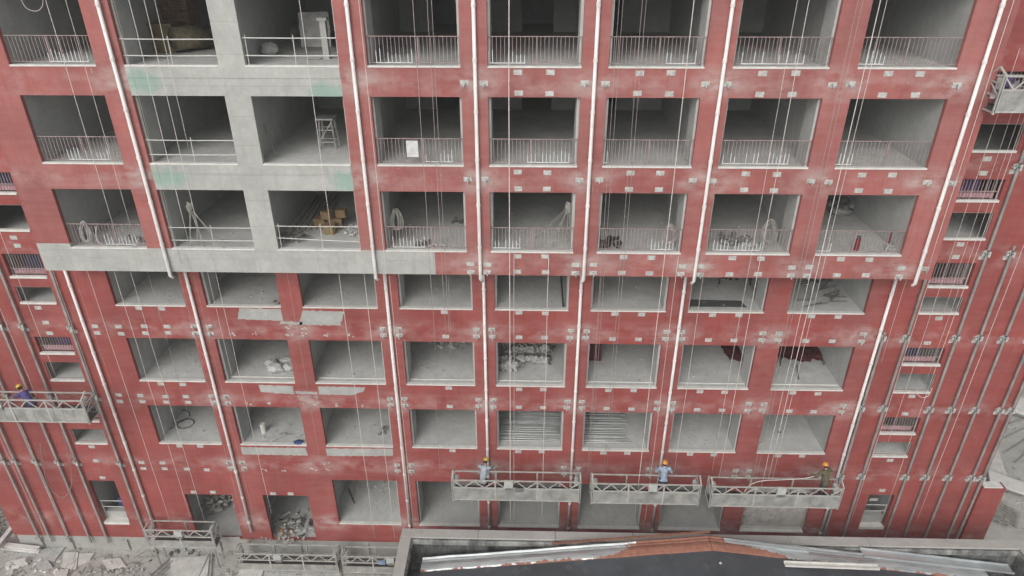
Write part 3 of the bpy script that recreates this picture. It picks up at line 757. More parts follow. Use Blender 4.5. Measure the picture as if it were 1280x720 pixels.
    so_ = c.build('shirt', shirt, root, smooth=True); remesh(so_, .016, 3)
    dsp = so_.modifiers.new('folds', 'DISPLACE'); tx = bpy.data.textures.new('folds', 'CLOUDS'); tx.noise_scale = .09; dsp.texture = tx; dsp.strength = .03; dsp.texture_coords = 'LOCAL'
    c = MB(); capsule(c, W(hip+V(-.06,0,-.05)), W(hip+V(.06,0,-.05)), .118, .118)
    for s in (-1, 1): capsule(c, W(J[s,'hip']), W(J[s,'knee']), .095, .072); capsule(c, W(J[s,'knee']), W(J[s,'ank']), .07, .058)
    o = c.build('trousers', trous, root, smooth=True); remesh(o, .016, 3)
    for s in (-1, 1):
        c = MB(); capsule(c, W(J[s,'ank']+V(0,-.03,-.03)), W(J[s,'ank']+V(0,.15,-.045)), .052, .042); capsule(c, W(J[s,'ank']+V(0,0,0)), W(J[s,'ank']+V(0,0,.05)), .052, .05)
        c.build('boot', 'boot', root, smooth=True)
    c = MB(); q = Matrix.Rotation(-(lean*.6+head_dn)*.7, 4, 'X'); nu, nv = 20, 7; o_ = len(c.v); hc = hd + V(0, 0, .035)
    for j in range(nv+1):
        ph = math.pi/2*j/nv
        for i in range(nu):
            th = 2*math.pi*i/nu; c.v.append(W(hc + (q @ V(math.sin(ph)*math.cos(th)*.106, math.sin(ph)*math.sin(th)*.122, math.cos(ph)*.112))))
    for i in range(nu):
        th = 2*math.pi*i/nu; k = .05 if math.sin(th) > .3 else .012
        c.v.append(W(hc + (q @ V(math.cos(th)*(.106+.012), math.sin(th)*(.122+k), -.012))))
    for j in range(nv+1):
        for i in range(nu): i2 = (i+1) % nu; c.f.append((o_+j*nu+i, o_+(j+1)*nu+i, o_+(j+1)*nu+i2, o_+j*nu+i2))
    h_ = c.build('hard_hat', helm, root, smooth=True); sd = h_.modifiers.new('thick', 'SOLIDIFY'); sd.thickness = .006
    return root
worker(-.45, -1.6, 4.09, -.2, 'worker in yellow helmet and grey shirt bending at the left platform', 'shirt_grey', 'trouser_dark', 'helmet_yellow', lean=.85, la=((-.05,.2,-.16),(0,.22,-.05)), ra=((.05,.2,-.16),(0,.2,-.1)), head_dn=.4, knee=.8)
worker(6.62, -1.50, 4.04, .0, 'worker in orange helmet and pale blue shirt facing the wall on the short platform', 'shirt_blue', 'trouser_navy', 'helmet_orange', lean=.06, la=((-.10,.08,-.23),(.03,.20,.02)), ra=((.12,.05,-.24),(-.02,.2,.0)))
worker(12.88, -1.52, 3.99, .35, 'worker in orange helmet and brown jacket holding a hose at the platform end', 'shirt_olive', 'trouser_dark', 'helmet_orange', lean=.25, la=((-.16,.08,-.2),(-.12,.18,-.02)), ra=((.18,.05,-.17),(.05,.2,.02)), head_dn=.35)
worker(-17.3, -1.6, 7.63, 1.0, 'worker in yellow helmet and purple shirt crouching on the far left platform', 'shirt_purple', 'trouser_dark', 'helmet_yellow', lean=.95, la=((-.05,.22,-.12),(.02,.22,-.06)), ra=((.08,.22,-.12),(0,.22,-.05)), head_dn=.4, knee=1.1)
curve_thing('hose', [(12.75, -1.35, 5.22), (12.2, -1.4, 5.0), (11.2, -1.5, 4.98), (10.4, -1.6, 5.0), (9.9, -1.75, 4.9), (9.7, -1.7, 4.3)], .016, 'rope', 'pale hose the brown-jacketed worker holds along the right platform', 'hose')

# things lying in the platforms
def bucket(x, y, z, mat, label, r=.15, h=.28):
    t = empty('bucket', (x, y, z), label, 'bucket'); b = MB(); b.tube([(x, y, z), (x, y, z+h)], r*.82, 14, r); b.build('pail', mat, t)
    b = MB(); b.tube([(x+r*math.cos(a), y, z+h+r*math.sin(a)*.6) for a in [math.pi*k/8 for k in range(9)]], .007, 5); b.build('handle', 'bolt', t)
def sack(x, y, z, s, label, mat='sack', sq=.6, group=None, name='sack', ang=0, jag=.5):
    b = MB(); b.ball((x, y, z+s*sq*.8), s, s*.75, s*sq, 18, 12, jag, 2.6, R.random()*50, -s*sq*.8)
    return tag(b.build(name, mat, smooth=True), label, 'sack' if name == 'sack' else 'bundle', group)
bucket(-18.9, -1.6, 7.66, 'motor', 'dark bucket standing in the far left hanging platform')
bucket(-17.0, -1.6, 7.66, 'steel', 'grey bucket in the far left platform right of the worker')
sack(-18.2, -1.6, 7.66, .26, 'crumpled orange-brown bag on the deck of the far left platform', 'carton')
sack(-16.7, -1.45, 7.66, .24, 'grey sheet bundle lying in the far left platform near its end', 'steel')
sack(15.0, -1.3, 19.31, .33, 'large grey sack at the left end of the top right platform', 'channel', 1.3)
sack(15.55, -1.4, 19.31, .26, 'crumpled red bag on the top right platform', 'redcan', .8)
sack(15.85, -1.45, 19.31, .25, 'crumpled white sheet on the top right platform', 'film', .8)
sack(16.3, -1.3, 19.31, .35, 'blue bag at the right end of the top right platform', 'blue', 1.2)
sack(14.85, -1.8+.4, 19.9, .14, 'small purple cloth hung at the top right platform corner', 'purple', 1.3)
b = MB(); b.obox((1.0, -1.935, 4.62), .32, .03, .2); tag(b.build('tool_tray', 'bolt'), 'dark tool tray hooked on the near rail of the left of three platforms', 'tray')
sack(9.35, -1.55, 3.99, .28, 'dark rag heap on the deck of the rightmost of the three middle platforms', 'black', .6)

# ------------------------------------------------------------------ things in the rooms
zf = {r: ST[r][0]-.03 for r in ST}
def at(px, py, r): return WZ(px, py, zf[r])
# bricks and wooden crate (A2)
x = WY(212, 12, 2.3)[0]; y = 2.3
t = empty('brick_stack', (x, y+.4, zf['A']), 'tall stack of brown bricks in the dim second bay of the top row', 'brick stack')
b = MB()
for k in range(26):
    for j in range(5): b.box(x-.5+j*.22+(.03 if k%2 else 0), y, zf['A']+k*.085, x-.5+j*.22+.205, y+.8, zf['A']+k*.085+.07)
b.build('bricks', 'brick', t)
x, y = at(203, 66, 'A'); t = empty('wooden_crate', (x, y+.35, zf['A']), 'yellowish wooden crate behind the rail of the second top bay', 'crate')
b = MB()
for k in range(5): b.box(x-.5, y+.02, zf['A']+.02+k*.17, x+.45, y+.05, zf['A']+.15+k*.17)
b.box(x-.5, y+.05, zf['A'], x+.45, y+.75, zf['A']+.82); b.build('crate_box', 'yellowwood', t)
b = MB(); b.box(x-.55, y-.02, zf['A']+.83, x+.5, y+.8, zf['A']+.88); b.build('crate_lid', 'yellowwood', t)
x = WY(236, 28, 1.6)[0]; y = 1.0
b = MB(); b.tube([(x-.35, y+.1, zf['A']+.45), (x+.35, y+1.2, zf['A']+.40)], .36, 18); tag(b.build('fabric_roll', 'olive', smooth=True), 'thick olive brown roll lying behind the wooden crate', 'roll')
x, y = at(337, 70, 'A'); sack(x, y+.1, zf['A'], .27, 'white tied sack on the floor of the third top bay', 'sack', .8)
x, y = at(362, 50, 'A'); sack(x, y+.3, zf['A'], .42, 'grey sheet bundle in the dim back of the third top bay', 'channel', .7)
x, y = at(407, 74, 'A'); t = empty('short_column', (x+.05, y+.1, zf['A']), 'pale waist-high post standing in the third top bay', 'post')
b = MB(); b.box(x-.06, y, zf['A'], x+.12, y+.2, zf['A']+1.12); b.build('post_shaft', 'patch', t); b = MB(); b.box(x-.12, y-.05, zf['A']+1.12, x+.18, y+.25, zf['A']+1.2); b.build('post_cap', 'patch', t)
b = MB(); x, y = at(390, 62, 'A'); b.obox((x, y+.6, zf['A']+.55), 1.0, .04, 1.1, -.15, 0, .1); tag(b.build('plywood_board', 'steel'), 'grey board leaning behind the pale post in the third top bay', 'board')
b = MB(); x, y = at(392, 75, 'A'); b.tube([(x-.2, y, zf['A']+.03), (x+.2, y+.02, zf['A']+.03), (x+.22, y+.18, zf['A']+.03), (x-.15, y+.2, zf['A']+.03)], .02, 6); tag(b.build('bent_pipe', 'timber'), 'short bent pipe on the floor edge of the third top bay', 'pipe')
# trestle (B3)
x, y = at(410, 187, 'B'); t = empty('trestle_stool', (x, y+.2, zf['B']), 'tall grey steel trestle stool in the third bay of the second row', 'stool')
b = MB(); b.box(x-.3, y, zf['B']+.98, x+.28, y+.5, zf['B']+1.03); b.build('seat_board', 'steel', t)
for sx in (-1, 1):
    for sy in (0, 1): b = MB(); b.bar((x+.27*sx, y+.02+.46*sy, zf['B']), (x+.2*sx, y+.08+.34*sy, zf['B']+.98), .04); b.build('leg', 'steel', t)
b = MB()
for zz in (.25, .65): b.bar((x-.26, y+.03, zf['B']+zz), (x+.26, y+.03, zf['B']+zz), .03); b.bar((x-.25, y+.44, zf['B']+zz), (x+.25, y+.44, zf['B']+zz), .03)
b.bar((x-.26, y+.03, zf['B']+.25), (x+.24, y+.03, zf['B']+.95), .03); b.build('cross_brace', 'steel', t)
for k, (p0, l) in enumerate((((345, 195), 1.3), ((360, 178), 1.1), ((371, 160), 1.0), ((342, 165), .9))):
    x, y = at(*p0, 'B'); b = MB(); b.tube([(x, y, zf['B']), (x-.5, y+.5, zf['B']+l)], .022, 6)
    tag(b.build('prop_pole', 'timber'), 'thin scaffold pole leaning on the left wall of the third bay, second row', 'pole', 'leaning poles in the third bay')
# white sheet on railing (B4)
x0, z1 = WY(507, 177, -D); x1, z0 = WY(523, 197, -D); b = MB(); b.box(x0, -D+.06, z0, x1, -D+.09, z1); b.box(x0, -D+.09, z1-.03, x1, -D+.17, z1); b.box(x0, -D+.15, z0+.2, x1, -D+.17, z1-.03)
tag(b.build('white_sheet', 'film'), 'white paper sheet hung over a railing in the second row', 'sheet')
# timbers (C3)
for k in range(6):
    xa, ya = at(366+k*7, 288, 'C'); xb, yb = at(398+k*5.5, 245, 'C')
    b = MB(); b.bar((xa, ya, zf['C']+.04+.03*(k % 2)), (xb, yb, zf['C']+.04+.05*(k % 3)), .08, .06)
    tag(b.build('timber_plank', 'timber'), 'long pale timber plank lying with others on the third row floor', 'plank', 'planks in the third bay, third row')
b = MB(); x, y = at(362, 303, 'C')
for k in range(26): b.obox((x+R.uniform(-.45, .6), y+R.uniform(-.1, .55), zf['C']+.06+R.random()*.18), R.uniform(.1, .5), .05, .04, R.uniform(-.5,.5), R.uniform(-.5,.5), R.uniform(0,3))
tag(b.build('scrap_heap', 'bolt'), 'heap of dark metal scrap behind the rail, third bay of the third row', 'scrap heap', None, 'stuff')
x, y = at(412, 292, 'C')
for k, (dx, dy, dz, s) in enumerate(((0, 0, 0, .34), (-.42, .5, 0, .36), (.1, .45, .0, .38), (-.15, .4, .36, .3), (.3, .6, .37, .28))):
    b = MB(); b.obox((x+dx, y+.1+dy, zf['C']+dz+s/2), s*1.25, s, s, 0, 0, R.uniform(-.4, .4))
    tag(b.build('carton', 'carton', bevel=.01), 'brown carton in the small pile on the third row floor', 'carton', 'cartons in the third bay, third row')
b = MB(); b.obox((x+.05, y-.1, zf['C']+.15), .25, .08, .3); tag(b.build('yellow_box', 'yellowwood'), 'small tan box in front of the brown carton pile', 'box')
x, y = at(441, 297, 'C'); b = MB()
for k in range(30): b.obox((x+R.uniform(-.25, .2), y+R.uniform(-.05, .7), zf['C']+.05+R.random()*.12), .1, .08, .07, R.random(), R.random(), R.random()*3)
tag(b.build('plaster_rubble', 'sack'), 'small heap of white plaster lumps beside the pier in the third row', 'rubble', None, 'stuff')
# net bundle hanging (C2)
def strands(name, top, feet, n, mat, label, cat, r=.012):
    b = MB()
    for k in range(n):
        f = feet[k % len(feet)]; t = (top[0]+R.uniform(-.06, .06), top[1], top[2]); mid = [(t[j]+f[j])/2 + (R.uniform(-.08, .08) if j == 0 else -.05*(j == 2)) for j in range(3)]
        b.tube([t, mid, (f[0]+R.uniform(-.05, .05), f[1], f[2])], r, 5)
    b.ball((top[0], top[1], top[2]-.05), .12, .1, .2, 10, 7, .6, 3, 2)
    tag(b.build(name, mat), label, cat)
xa, za = WY(237, 258, -D+.5)
strands('rope_bundle', (xa, -D+.5, za), [(xa-.1, -D+.25, zf['C']), (xa+.1, -D+.3, zf['C']), (xa+.35, -D+.2, zf['C']), (xa+1.1, -D+.05, zf['C']-.0), (xa-.25, -D+.3, zf['C'])], 9, 'timber', 'knotted bundle of cords hanging in the second bay of the third row', 'rope bundle')
xa, za = WY(711, 258, -D+.6)
strands('rope_bundle', (xa, -D+.6, za), [(xa-.0, -D+.7, zf['C']+.2), (xa-1.1, -D+1.2, zf['C']), (xa-.5, -D+.5, zf['C']), (xa+.1, -D+.5, zf['C'])], 8, 'timber', 'cords tied high to the pier and fanning out, fifth bay of the third row', 'rope bundle')
xa, za = WY(979, 285, -D+.3)
def coil(cx, cy, cz, rx, rz, n, mat, label, tilt=.2):
    b = MB(); n = n+3
    for k in range(n):
        a = rx*R.uniform(.55, 1.1); c = rz*R.uniform(.75, 1.08); dx = R.uniform(-.06, .06)
        b.tube([(cx+dx+a*math.cos(t)*(1-.35*math.sin(t)), cy+tilt*math.sin(t)*c+R.uniform(-.02, .02), cz-(rz-c)*.6+c*math.sin(t)) for t in [2*math.pi*j/18 for j in range(19)]], .009, 5)
    tag(b.build('cable_coil', mat), label, 'coil')
xx, zz = WY(495, 274, -D+.5); coil(xx, -D+.5, zz, .17, .36, 6, 'timber', 'coil of pale cable hanging on the column, fourth bay of the third row')
xx, zz = WY(836, 293, -D+.3); coil(xx, -D+.35, zz, .22, .3, 5, 'rope_dull', 'loose cable coil standing at the rail, sixth bay of the third row')
xx, zz = WY(963, 290, -D+.5); coil(xx, -D+.6, zz, .22, .38, 5, 'timber', 'large cable coil leaning at the column, seventh bay of the third row')
xx, zz = WY(105, 290, -D+.2); coil(xx, -D+.25, zz, .16, .35, 6, 'sack', 'white cable coil tied to the railing in the lowest upper-block bay at left')
x, y = at(94, 303, 'C'); sack(x, y+.15, zf['C'], .22, 'pale sack behind the railing of the first bay, third row', 'timber', 1.0)
curve_thing('hanging_cable', [(-13.1, -D+.1, ST['C'][0]+.75), (-13.15, -D+.0, ST['C'][0]+.3), (-12.9, -D+.02, ST['C'][0]+.05), (-12.0, -D-.01, ST['C'][0]+.06), (-11.8, -D+.05, ST['C'][0]+.3)], .02, 'sack', 'white hose drooping over the sill of the first bay, third row', 'hose')
def heap(px, py, r, n, w_, d_, s, mat, label, cat='rubble', h=.15, name='rubble', kind='stuff'):
    x, y = at(px, py, r); b = MB()
    for k in range(n): b.obox((x+R.gauss(0, w_/2), y+abs(R.gauss(0, d_/2)), zf[r]+.03+R.random()*h), s*R.uniform(.4, 1.6), s*R.uniform(.3, 1), s*R.uniform(.2, .8), R.uniform(-.6,.6), R.uniform(-.6,.6), R.uniform(0, 3))
    tag(b.build(name, mat), label, cat, None, kind)
heap(175, 304, 'C', 14, .45, .25, .12, 'bolt', 'dark scraps at the right end of the first bay railing', 'scrap')
heap(757, 312, 'C', 24, .5, .5, .16, 'black', 'black debris heap at the left of the sixth bay, third row', 'scrap', .3)
heap(924, 308, 'C', 34, .8, .5, .15, 'bolt', 'dark scrap heap behind the railing, seventh bay of the third row', 'scrap', .25)
heap(940, 309, 'C', 10, .3, .2, .16, 'sack', 'white lumps on the dark scrap heap in the seventh bay', 'rubble', .2)
heap(530, 308, 'C', 10, .3, .15, .13, 'bolt', 'small black scraps by the railing in the fourth bay', 'scrap')
heap(572, 280, 'C', 18, .6, .5, .10, 'bolt', 'dark stains of debris on the floor at the back of the fourth bay', 'scrap', .03)
heap(548, 310, 'C', 8, .2, .1, .14, 'sack', 'white tin and scraps at the fourth bay railing', 'scrap', .12)
heap(1118, 314, 'C', 24, .5, .5, .09, 'sack', 'white plaster lumps at the right of the eighth bay, third row', 'rubble', .06)
for k, (px, py) in enumerate(((1050, 268), (1066, 262), (1076, 258), (1058, 258), (1042, 262))):
    x, y = at(px, py, 'C'); sack(x, y, zf['C'], .38, 'pale plastic sheet crumpled at the back of the eighth bay', 'channel', .5, 'crumpled sheets in the eighth bay')
for px, py, h, lb in ((1073, 316, .42, 'short red cylinder behind the middle of the lowest right railing'), (1116, 309, .45, 'short red cylinder near the right end of the lowest right railing')):
    x, y = at(px, py, 'C'); t = empty('red_cylinder', (x, y+.2, zf['C']), lb, 'cylinder'); b = MB(); b.tube([(x, y+.2, zf['C']), (x, y+.2, zf['C']+h)], .075, 14); b.build('tank', 'redcan', t, smooth=False)
    b = MB(); b.tube([(x, y+.2, zf['C']+h), (x, y+.2, zf['C']+h+.08)], .03, 8); b.box(x-.06, y+.17, zf['C']+h+.06, x+.04, y+.23, zf['C']+h+.1); b.build('valve', 'black', t)
# row D
b = MB(); xa, ya = at(699, 352, 'D'); xb, yb = at(704, 384, 'D'); b.bar((xa, ya, zf['D']+.9), (xb, yb, zf['D']+.03), .06); tag(b.build('leaning_post', 'black'), 'dark post leaning in the fifth bay just under the jutting block', 'post')
x, y = at(908, 384, 'D'); b = MB(); b.slab([(XL[12]+.1, .40), (XL[13]-.5, .40), (XL[13]-.6, .86), (XL[12]+.1, .92)], zf['D']+.002, zf['D']+.03); tag(b.build('black_mat', 'wetfloor'), 'dark mat along the sill of the seventh bay under the jutting block', 'mat')
x, y = at(918, 356, 'D'); b = MB()
for k in range(9): b.tube([(x-.5+k*.12, y, zf['D']+.75+R.random()*.1), (x-.5+k*.12+R.uniform(-.06,.06), y-.05, zf['D']+.2+R.random()*.25)], .045, 6)
b.bar((x-.6, y, zf['D']+.8), (x+.6, y, zf['D']+.8), .05)
for s in (-.6, .6): b.bar((x+s, y, zf['D']), (x+s, y, zf['D']+.82), .05)
tag(b.build('glove_rack', 'black'), 'low rack hung with black work gloves in the seventh bay of the fourth row', 'rack')
for k in range(22):
    px, py = R.uniform(993, 1070), R.uniform(352, 385); x, y = at(px, py, 'D'); a = R.choice((R.gauss(0, .15), R.gauss(.6, .3))); l = R.uniform(.3, 1.0)
    x = min(max(x, XL[14]+.6), XL[15]-.6); b = MB(); z = zf['D']+.03+R.random()*.04; b.bar((x-l/2*math.cos(a), y-l/2*math.sin(a), z), (x+l/2*math.cos(a), y+l/2*math.sin(a), z+.02), .035)
    tag(b.build('scrap_rod', 'bolt'), 'dark rod scattered on the floor of the eighth bay, fourth row', 'rod', 'rods strewn in the eighth bay, fourth row')
heap(346, 382, 'D', 7, .2, .1, .12, 'bolt', 'small dark lump on the sill of the second bay, fourth row', 'scrap')
# row E
for k, (dx, dy, s) in enumerate(((0, 0, .34), (.5, .1, .3), (-.3, .35, .28), (.3, .5, .3))):
    x, y = at(346, 463, 'E'); sack(x+dx, y+dy, zf['E'], s, 'crumpled grey white sack lying in the second bay of the fifth row', 'sack', .5, 'sacks in the second bay')
heap(563, 436, 'E', 34, .8, .5, .13, 'rubble', 'small grey rubble heap at the back of the fourth bay, fifth row', 'rubble', .12)
n = 0
for k in range(75):
    px = R.uniform(623, 682); lim = 466 if px < 648 else 459; py = R.uniform(425, lim)
    x, y = at(px, py, 'E'); s = R.uniform(.13, .27); x = max(x, XL[8]+.3)
    b = MB(); b.ball((x, y, zf['E']+s*.35+R.random()*.22), s, s*.8, s*.55, 16, 11, 1.7, 3.6, k*1.7, -s*.4)
    tag(b.build('plastic_bag', 'sack', smooth=True), 'crumpled pale plastic bag in the big heap on the fifth row floor', 'plastic bag', 'bags heaped in the fifth bay')
x, y = at(742, 451, 'E'); b = MB(); b.box(x-.45, y, zf['E'], x+.30, y+.9, zf['E']+.8)
for q in range(4): b.box(x-.46+q*.2, y-.02, zf['E']+.02, x-.34+q*.2, y, zf['E']+.78)
tag(b.build('dark_red_crate', 'darkred', bevel=.01), 'dark red crate at the back left of the sixth bay, fifth row', 'crate')
def cloth(px0, px1, pyb, label, jag):
    xa, ya = at(px0, pyb, 'E'); xb, yb = at(px1, pyb, 'E'); b = MB(); n = 26
    poly = [(xa+(xb-xa)*k/n, min(ya, yb)+.25*abs(noise.noise(V(k*jag, px0, 0)))*2 + (.0 if R.random() > .3 else -.12)) for k in range(n+1)] + [(xb-.3, 3.9), (xa-.1, 3.9)]
    vs = [(x, y, zf['E']+.05+.1*abs(noise.noise(V(x*2, y*2, 3)))) for x, y in poly]
    b.slab(poly, zf['E']+.01, zf['E']+.07)
    for k in range(9): x = R.uniform(xa+.3, xb-.5); b.ball((x, R.uniform(ya+.3, 3.0), zf['E']+.08), .4, .5, .14, 12, 8, .6, 3, k)
    return tag(b.build('red_tarpaulin', 'darkred'), label, 'tarpaulin')
cloth(912, 940, 450, 'dark red tarpaulin lying in the seventh bay, fifth row', .8)
cloth(975, 1043, 450, 'large dark red tarpaulin spread across the eighth bay, fifth row', .9)
b = MB()
for k, (px, py) in enumerate(((976, 458), (1030, 457), (1040, 455), (998, 475))):
    x, y = at(px, py, 'E'); b = MB(); b.bar((x, y, zf['E']+.03), (x+.12+.1*(k==3), y+.5+.4*(k==3), zf['E']+.10), .05)
    tag(b.build('short_stick', 'bolt'), 'dark stick poking out from the red tarpaulin in the eighth bay', 'stick', 'sticks by the red tarpaulin')
# row F
def tubes(i, y0, y1, n, mat, label, group, x1c=1.0):
    for k in range(n):
        y = y0+(y1-y0)*k/(n-1)+R.uniform(-.03, .03); a = XL[2*i]-.25+R.random()*.3; c = XL[2*i]+(XL[2*i+1]-XL[2*i])*x1c+R.uniform(-.1, .25)
        z = zf['F']+.03+R.choice((0, .0, .05, .09)); b = MB(); b.tube([(a, y, z), (c, y+R.uniform(-.08, .08), z+R.uniform(-.01, .02))], .024, 8)
        tag(b.build('metal_tube', mat, smooth=True), label, 'tube', group)
tubes(4, .42, 3.2, 34, 'tube', 'long grey steel tube in the bundle covering the fifth bay floor, sixth row', 'tubes laid in the fifth bay')
tubes(5, .42, 2.7, 26, 'tube', 'pale steel tube in the bundle on the sixth bay floor, sixth row', 'tubes laid in the sixth bay', .68)
x, y = at(330, 540, 'F'); b = MB(); b.tube([(x, y, zf['F']), (x, y, zf['F']+.45)], .11, 12); tag(b.build('white_cylinder', 'paleslab'), 'pale upright cylinder in the second bay of the sixth row', 'cylinder')
x, y = at(347, 551, 'F'); b = MB(); b.tube([(x-.25, y-.1, zf['F']+.06), (x+.2, y+.35, zf['F']+.06)], .05, 10); tag(b.build('white_tube', 'sack'), 'white tube lying in the second bay of the sixth row', 'tube')
x, y = at(373, 554, 'F'); sack(x, y, zf['F'], .2, 'small blue cloth by the sill in the second bay of the sixth row', 'blue', .3)
heap(478, 545, 'F', 12, .15, .5, .1, 'bolt', 'thin line of dark debris on the third bay floor, sixth row', 'scrap', .1)
heap(360, 545, 'F', 8, .6, .3, .09, 'rubble', 'few stones on the floor of the second bay, sixth row', 'stones', .02)
x, y = at(974, 541, 'F'); sack(x, y, zf['F'], .07, 'tiny black lump on the empty floor of the eighth bay, sixth row', 'black', .6)
for k, (px, py, rr) in enumerate(((222, 521, .5), (232, 530, .35), (212, 533, .2))):
    x, y = at(px, py, 'F'); b = MB(); b.tube([(x+rr*math.cos(t), y+rr*.9*math.sin(t), zf['F']+.02) for t in [6.1*j/16 for j in range(17)]], .018, 6)
    tag(b.build('hose_ring', 'black'), 'dark hose ring lying on the floor of the first bay, sixth row', 'hose', 'hose rings in the first bay')
heap(1060-530-15, 0, 'F', 0, .1, .1, .1, 'bolt', 'x', 'x') if 0 else None
# dirt left on the room floors: one scatter per floor
for r in 'CDEF':
    b = MB(); X = XU if r == 'C' else XL
    for k in range(150):
        i = R.randrange(8); x = R.uniform(X[2*i]+.1, X[2*i+1]-.1); y = (-D if r == 'C' else 0)+.5+R.random()**1.5*3.5; q = R.uniform(.015, .06)
        b.obox((x, y, zf[r]+.015), q*R.uniform(.6, 2.4), q, q*.6, 0, 0, R.uniform(0, 3))
    tag(b.build('floor_litter', 'rubble'), 'scattered chips and dirt on the bay floors of the '+ROWNAME[r]+' row', 'litter', None, 'stuff')
# row G
G1 = -.58
def gheap(px, py, n, w_, d_, s, mat, label, cat='rubble', h=.15, z=G1, kind='stuff'):
    x, y = WZ(px, py, z); b = MB()
    for k in range(n):
        c = V(x+R.gauss(0, w_/2), y+R.gauss(0, d_/2), z+.02+R.random()*h)
        b.obox(c, s*R.uniform(.4, 1.8), s*R.uniform(.3, 1.1), s*R.uniform(.2, .7), R.uniform(-.5,.5), R.uniform(-.5,.5), R.uniform(0, 3))
    return tag(b.build('rubble', mat), label, cat, None, kind)
gheap(360, 662, 90, 1.3, 1.2, .16, 'rubble', 'broken concrete rubble on the floor of the second ground doorway', h=.2)
gheap(262, 632, 130, 1.6, .8, .2, 'rubble', 'heap of rubble at the back of the first ground doorway', h=.7)
gheap(375, 655, 16, .8, .5, .13, 'stained', 'dark stones in the second ground doorway', h=.25)
gheap(355, 667, 10, .3, .3, .16, 'brick', 'brown brick pieces at the front of the second ground doorway', h=.1)
x, y = WZ(358, 648, G1); b = MB(); b.obox((x, y, G1+.25), .5, .06, .1, 0, -.4, .5); tag(b.build('broken_lath', 'sack'), 'white lath lying on the rubble in the second ground doorway', 'lath')
gheap(474, 618, 16, .5, .8, .10, 'sack', 'white specks of plaster on the third ground bay floor', h=.03, z=zf['G'])
x, y = WZ(438, 630, zf['G']); b = MB(); b.bar((x-.3, y+.9, zf['G']+.03), (x+.2, y, zf['G']+.03), .09, .04); tag(b.build('dark_plank', 'bolt'), 'dark plank on the floor of the third ground bay', 'plank')

# ------------------------------------------------------------------ ground on the left
def gp(px, py): return WZ(px, py, GZ)
def gslab(pts, th, mat, name, label, cat, z=GZ, group=None):
    P = [WZ(px, py, z+th) for px, py in pts]
    a = sum(P[i][0]*P[(i+1)%len(P)][1]-P[(i+1)%len(P)][0]*P[i][1] for i in range(len(P)))
    if a < 0: P = P[::-1]
    b = MB(); b.slab(P, z+.002, z+th); return tag(b.build(name, mat, bevel=.006), label, cat, group)
gslab([(26,690),(82,683),(68,701),(18,699)], .06, 'sack', 'flat_board', 'long brownish grey board on the ground at the far left', 'board')
gslab([(80,690),(98,690),(95,712),(76,709)], .05, 'paleslab', 'broken_slab', 'cracked pale slab left of the others on the ground', 'slab')
gslab([(99,692),(118,691),(112,700),(97,706)], .08, 'paleslab', 'broken_slab', 'tilted pale slab piece between two larger ones', 'slab')
gslab([(70,712),(86,711),(82,726),(64,726)], .07, 'paleslab', 'broken_slab', 'pale slab at the bottom edge below the cracked slabs', 'slab')
gslab([(213,697),(262,695),(258,730),(214,730)], .06, 'paleslab', 'flat_board', 'large pale sheet on the ground in front of the first platform', 'sheet')
gslab([(300,712),(330,711),(324,728),(292,728)], .1, 'paleslab', 'flat_board', 'pale sheet on the ground below the longest parked platform', 'sheet')
gslab([(330,713),(425,712),(427,722),(332,722)], .05, 'sack', 'flat_board', 'grey strip of board just below the longest parked platform', 'board')
def beam(p, q, w_, mat, label, name='steel_beam', z=GZ+.1):
    a, c = WZ(*p, z), WZ(*q, z); b = MB(); b.bar((*a, z), (*c, z), w_, w_*.4); b.bar((*a, z+w_*.4), (*c, z+w_*.4), w_*.25, w_*.4); b.bar((*a, z+w_*.8), (*c, z+w_*.8), w_, w_*.3)
    return tag(b.build(name, mat), label, 'beam')
beam((-4, 683), (50, 689), .22, 'sill', 'white beam lying on the ground near the bottom left corner')
beam((-6, 690), (22, 655), .20, 'sill', 'white beam running up from the bottom left corner', z=GZ+.35)
for k, (p, q) in enumerate((((186, 722), (212, 700)), ((192, 724), (216, 702)), ((248, 724), (262, 693)), ((264, 722), (266, 692)))):
    a, c = gp(*p), gp(*q); b = MB(); b.tube([(*a, GZ+.05), (*c, GZ+.07)], .028, 7); tag(b.build('steel_rod', 'channel'), ['dark rod left of the large pale sheet, outer one', 'dark rod left of the large pale sheet, inner one', 'dark rod crossing the large pale sheet at a slant', 'dark rod lying straight at the right edge of the large pale sheet'][k], 'rod')
gheap(16, 710, 8, .3, .2, .3, 'paleslab', 'lumps of pale concrete at the bottom left corner', z=GZ)
b = MB()
for k in range(1600):
    px, py = R.uniform(-10, 505), R.uniform(684, 728); x, y = gp(px, py); s = R.uniform(.015, .05) * (3 if R.random() < .05 else 1)
    b.obox((x, y, GZ+s*.2), s*R.uniform(.6, 2.2), s, s*.6, R.uniform(-.4,.4), R.uniform(-.4,.4), R.uniform(0, 3))
tag(b.build('ground_litter', 'rubble'), 'loose stones and chips scattered over the ground at the foot of the wall', 'litter', None, 'stuff')
b = MB()
for k in range(200):
    px, py = R.uniform(-12, 8), R.uniform(600, 685); x, y = gp(px, py); b.obox((x, y, GZ+.15*R.random()), R.uniform(.05, .5), .06, .05, R.random(), R.random(), R.uniform(0, 3))
tag(b.build('debris_left', 'timber'), 'timber and cable debris beyond the left corner of the building', 'debris', None, 'stuff')
b = MB()
for k in range(60):
    px, py = R.uniform(-5, 500), R.uniform(690, 726); x, y = gp(px, py); a = R.uniform(0, 3.1); l = R.uniform(.15, .6)
    b.bar((x-l*math.cos(a), y-l*math.sin(a), GZ+.03), (x+l*math.cos(a), y+l*math.sin(a), GZ+.05), .025)
tag(b.build('wood_scraps', 'timber'), 'thin laths and wire ends tangled over the ground at the foot of the wall', 'scraps', None, 'stuff')
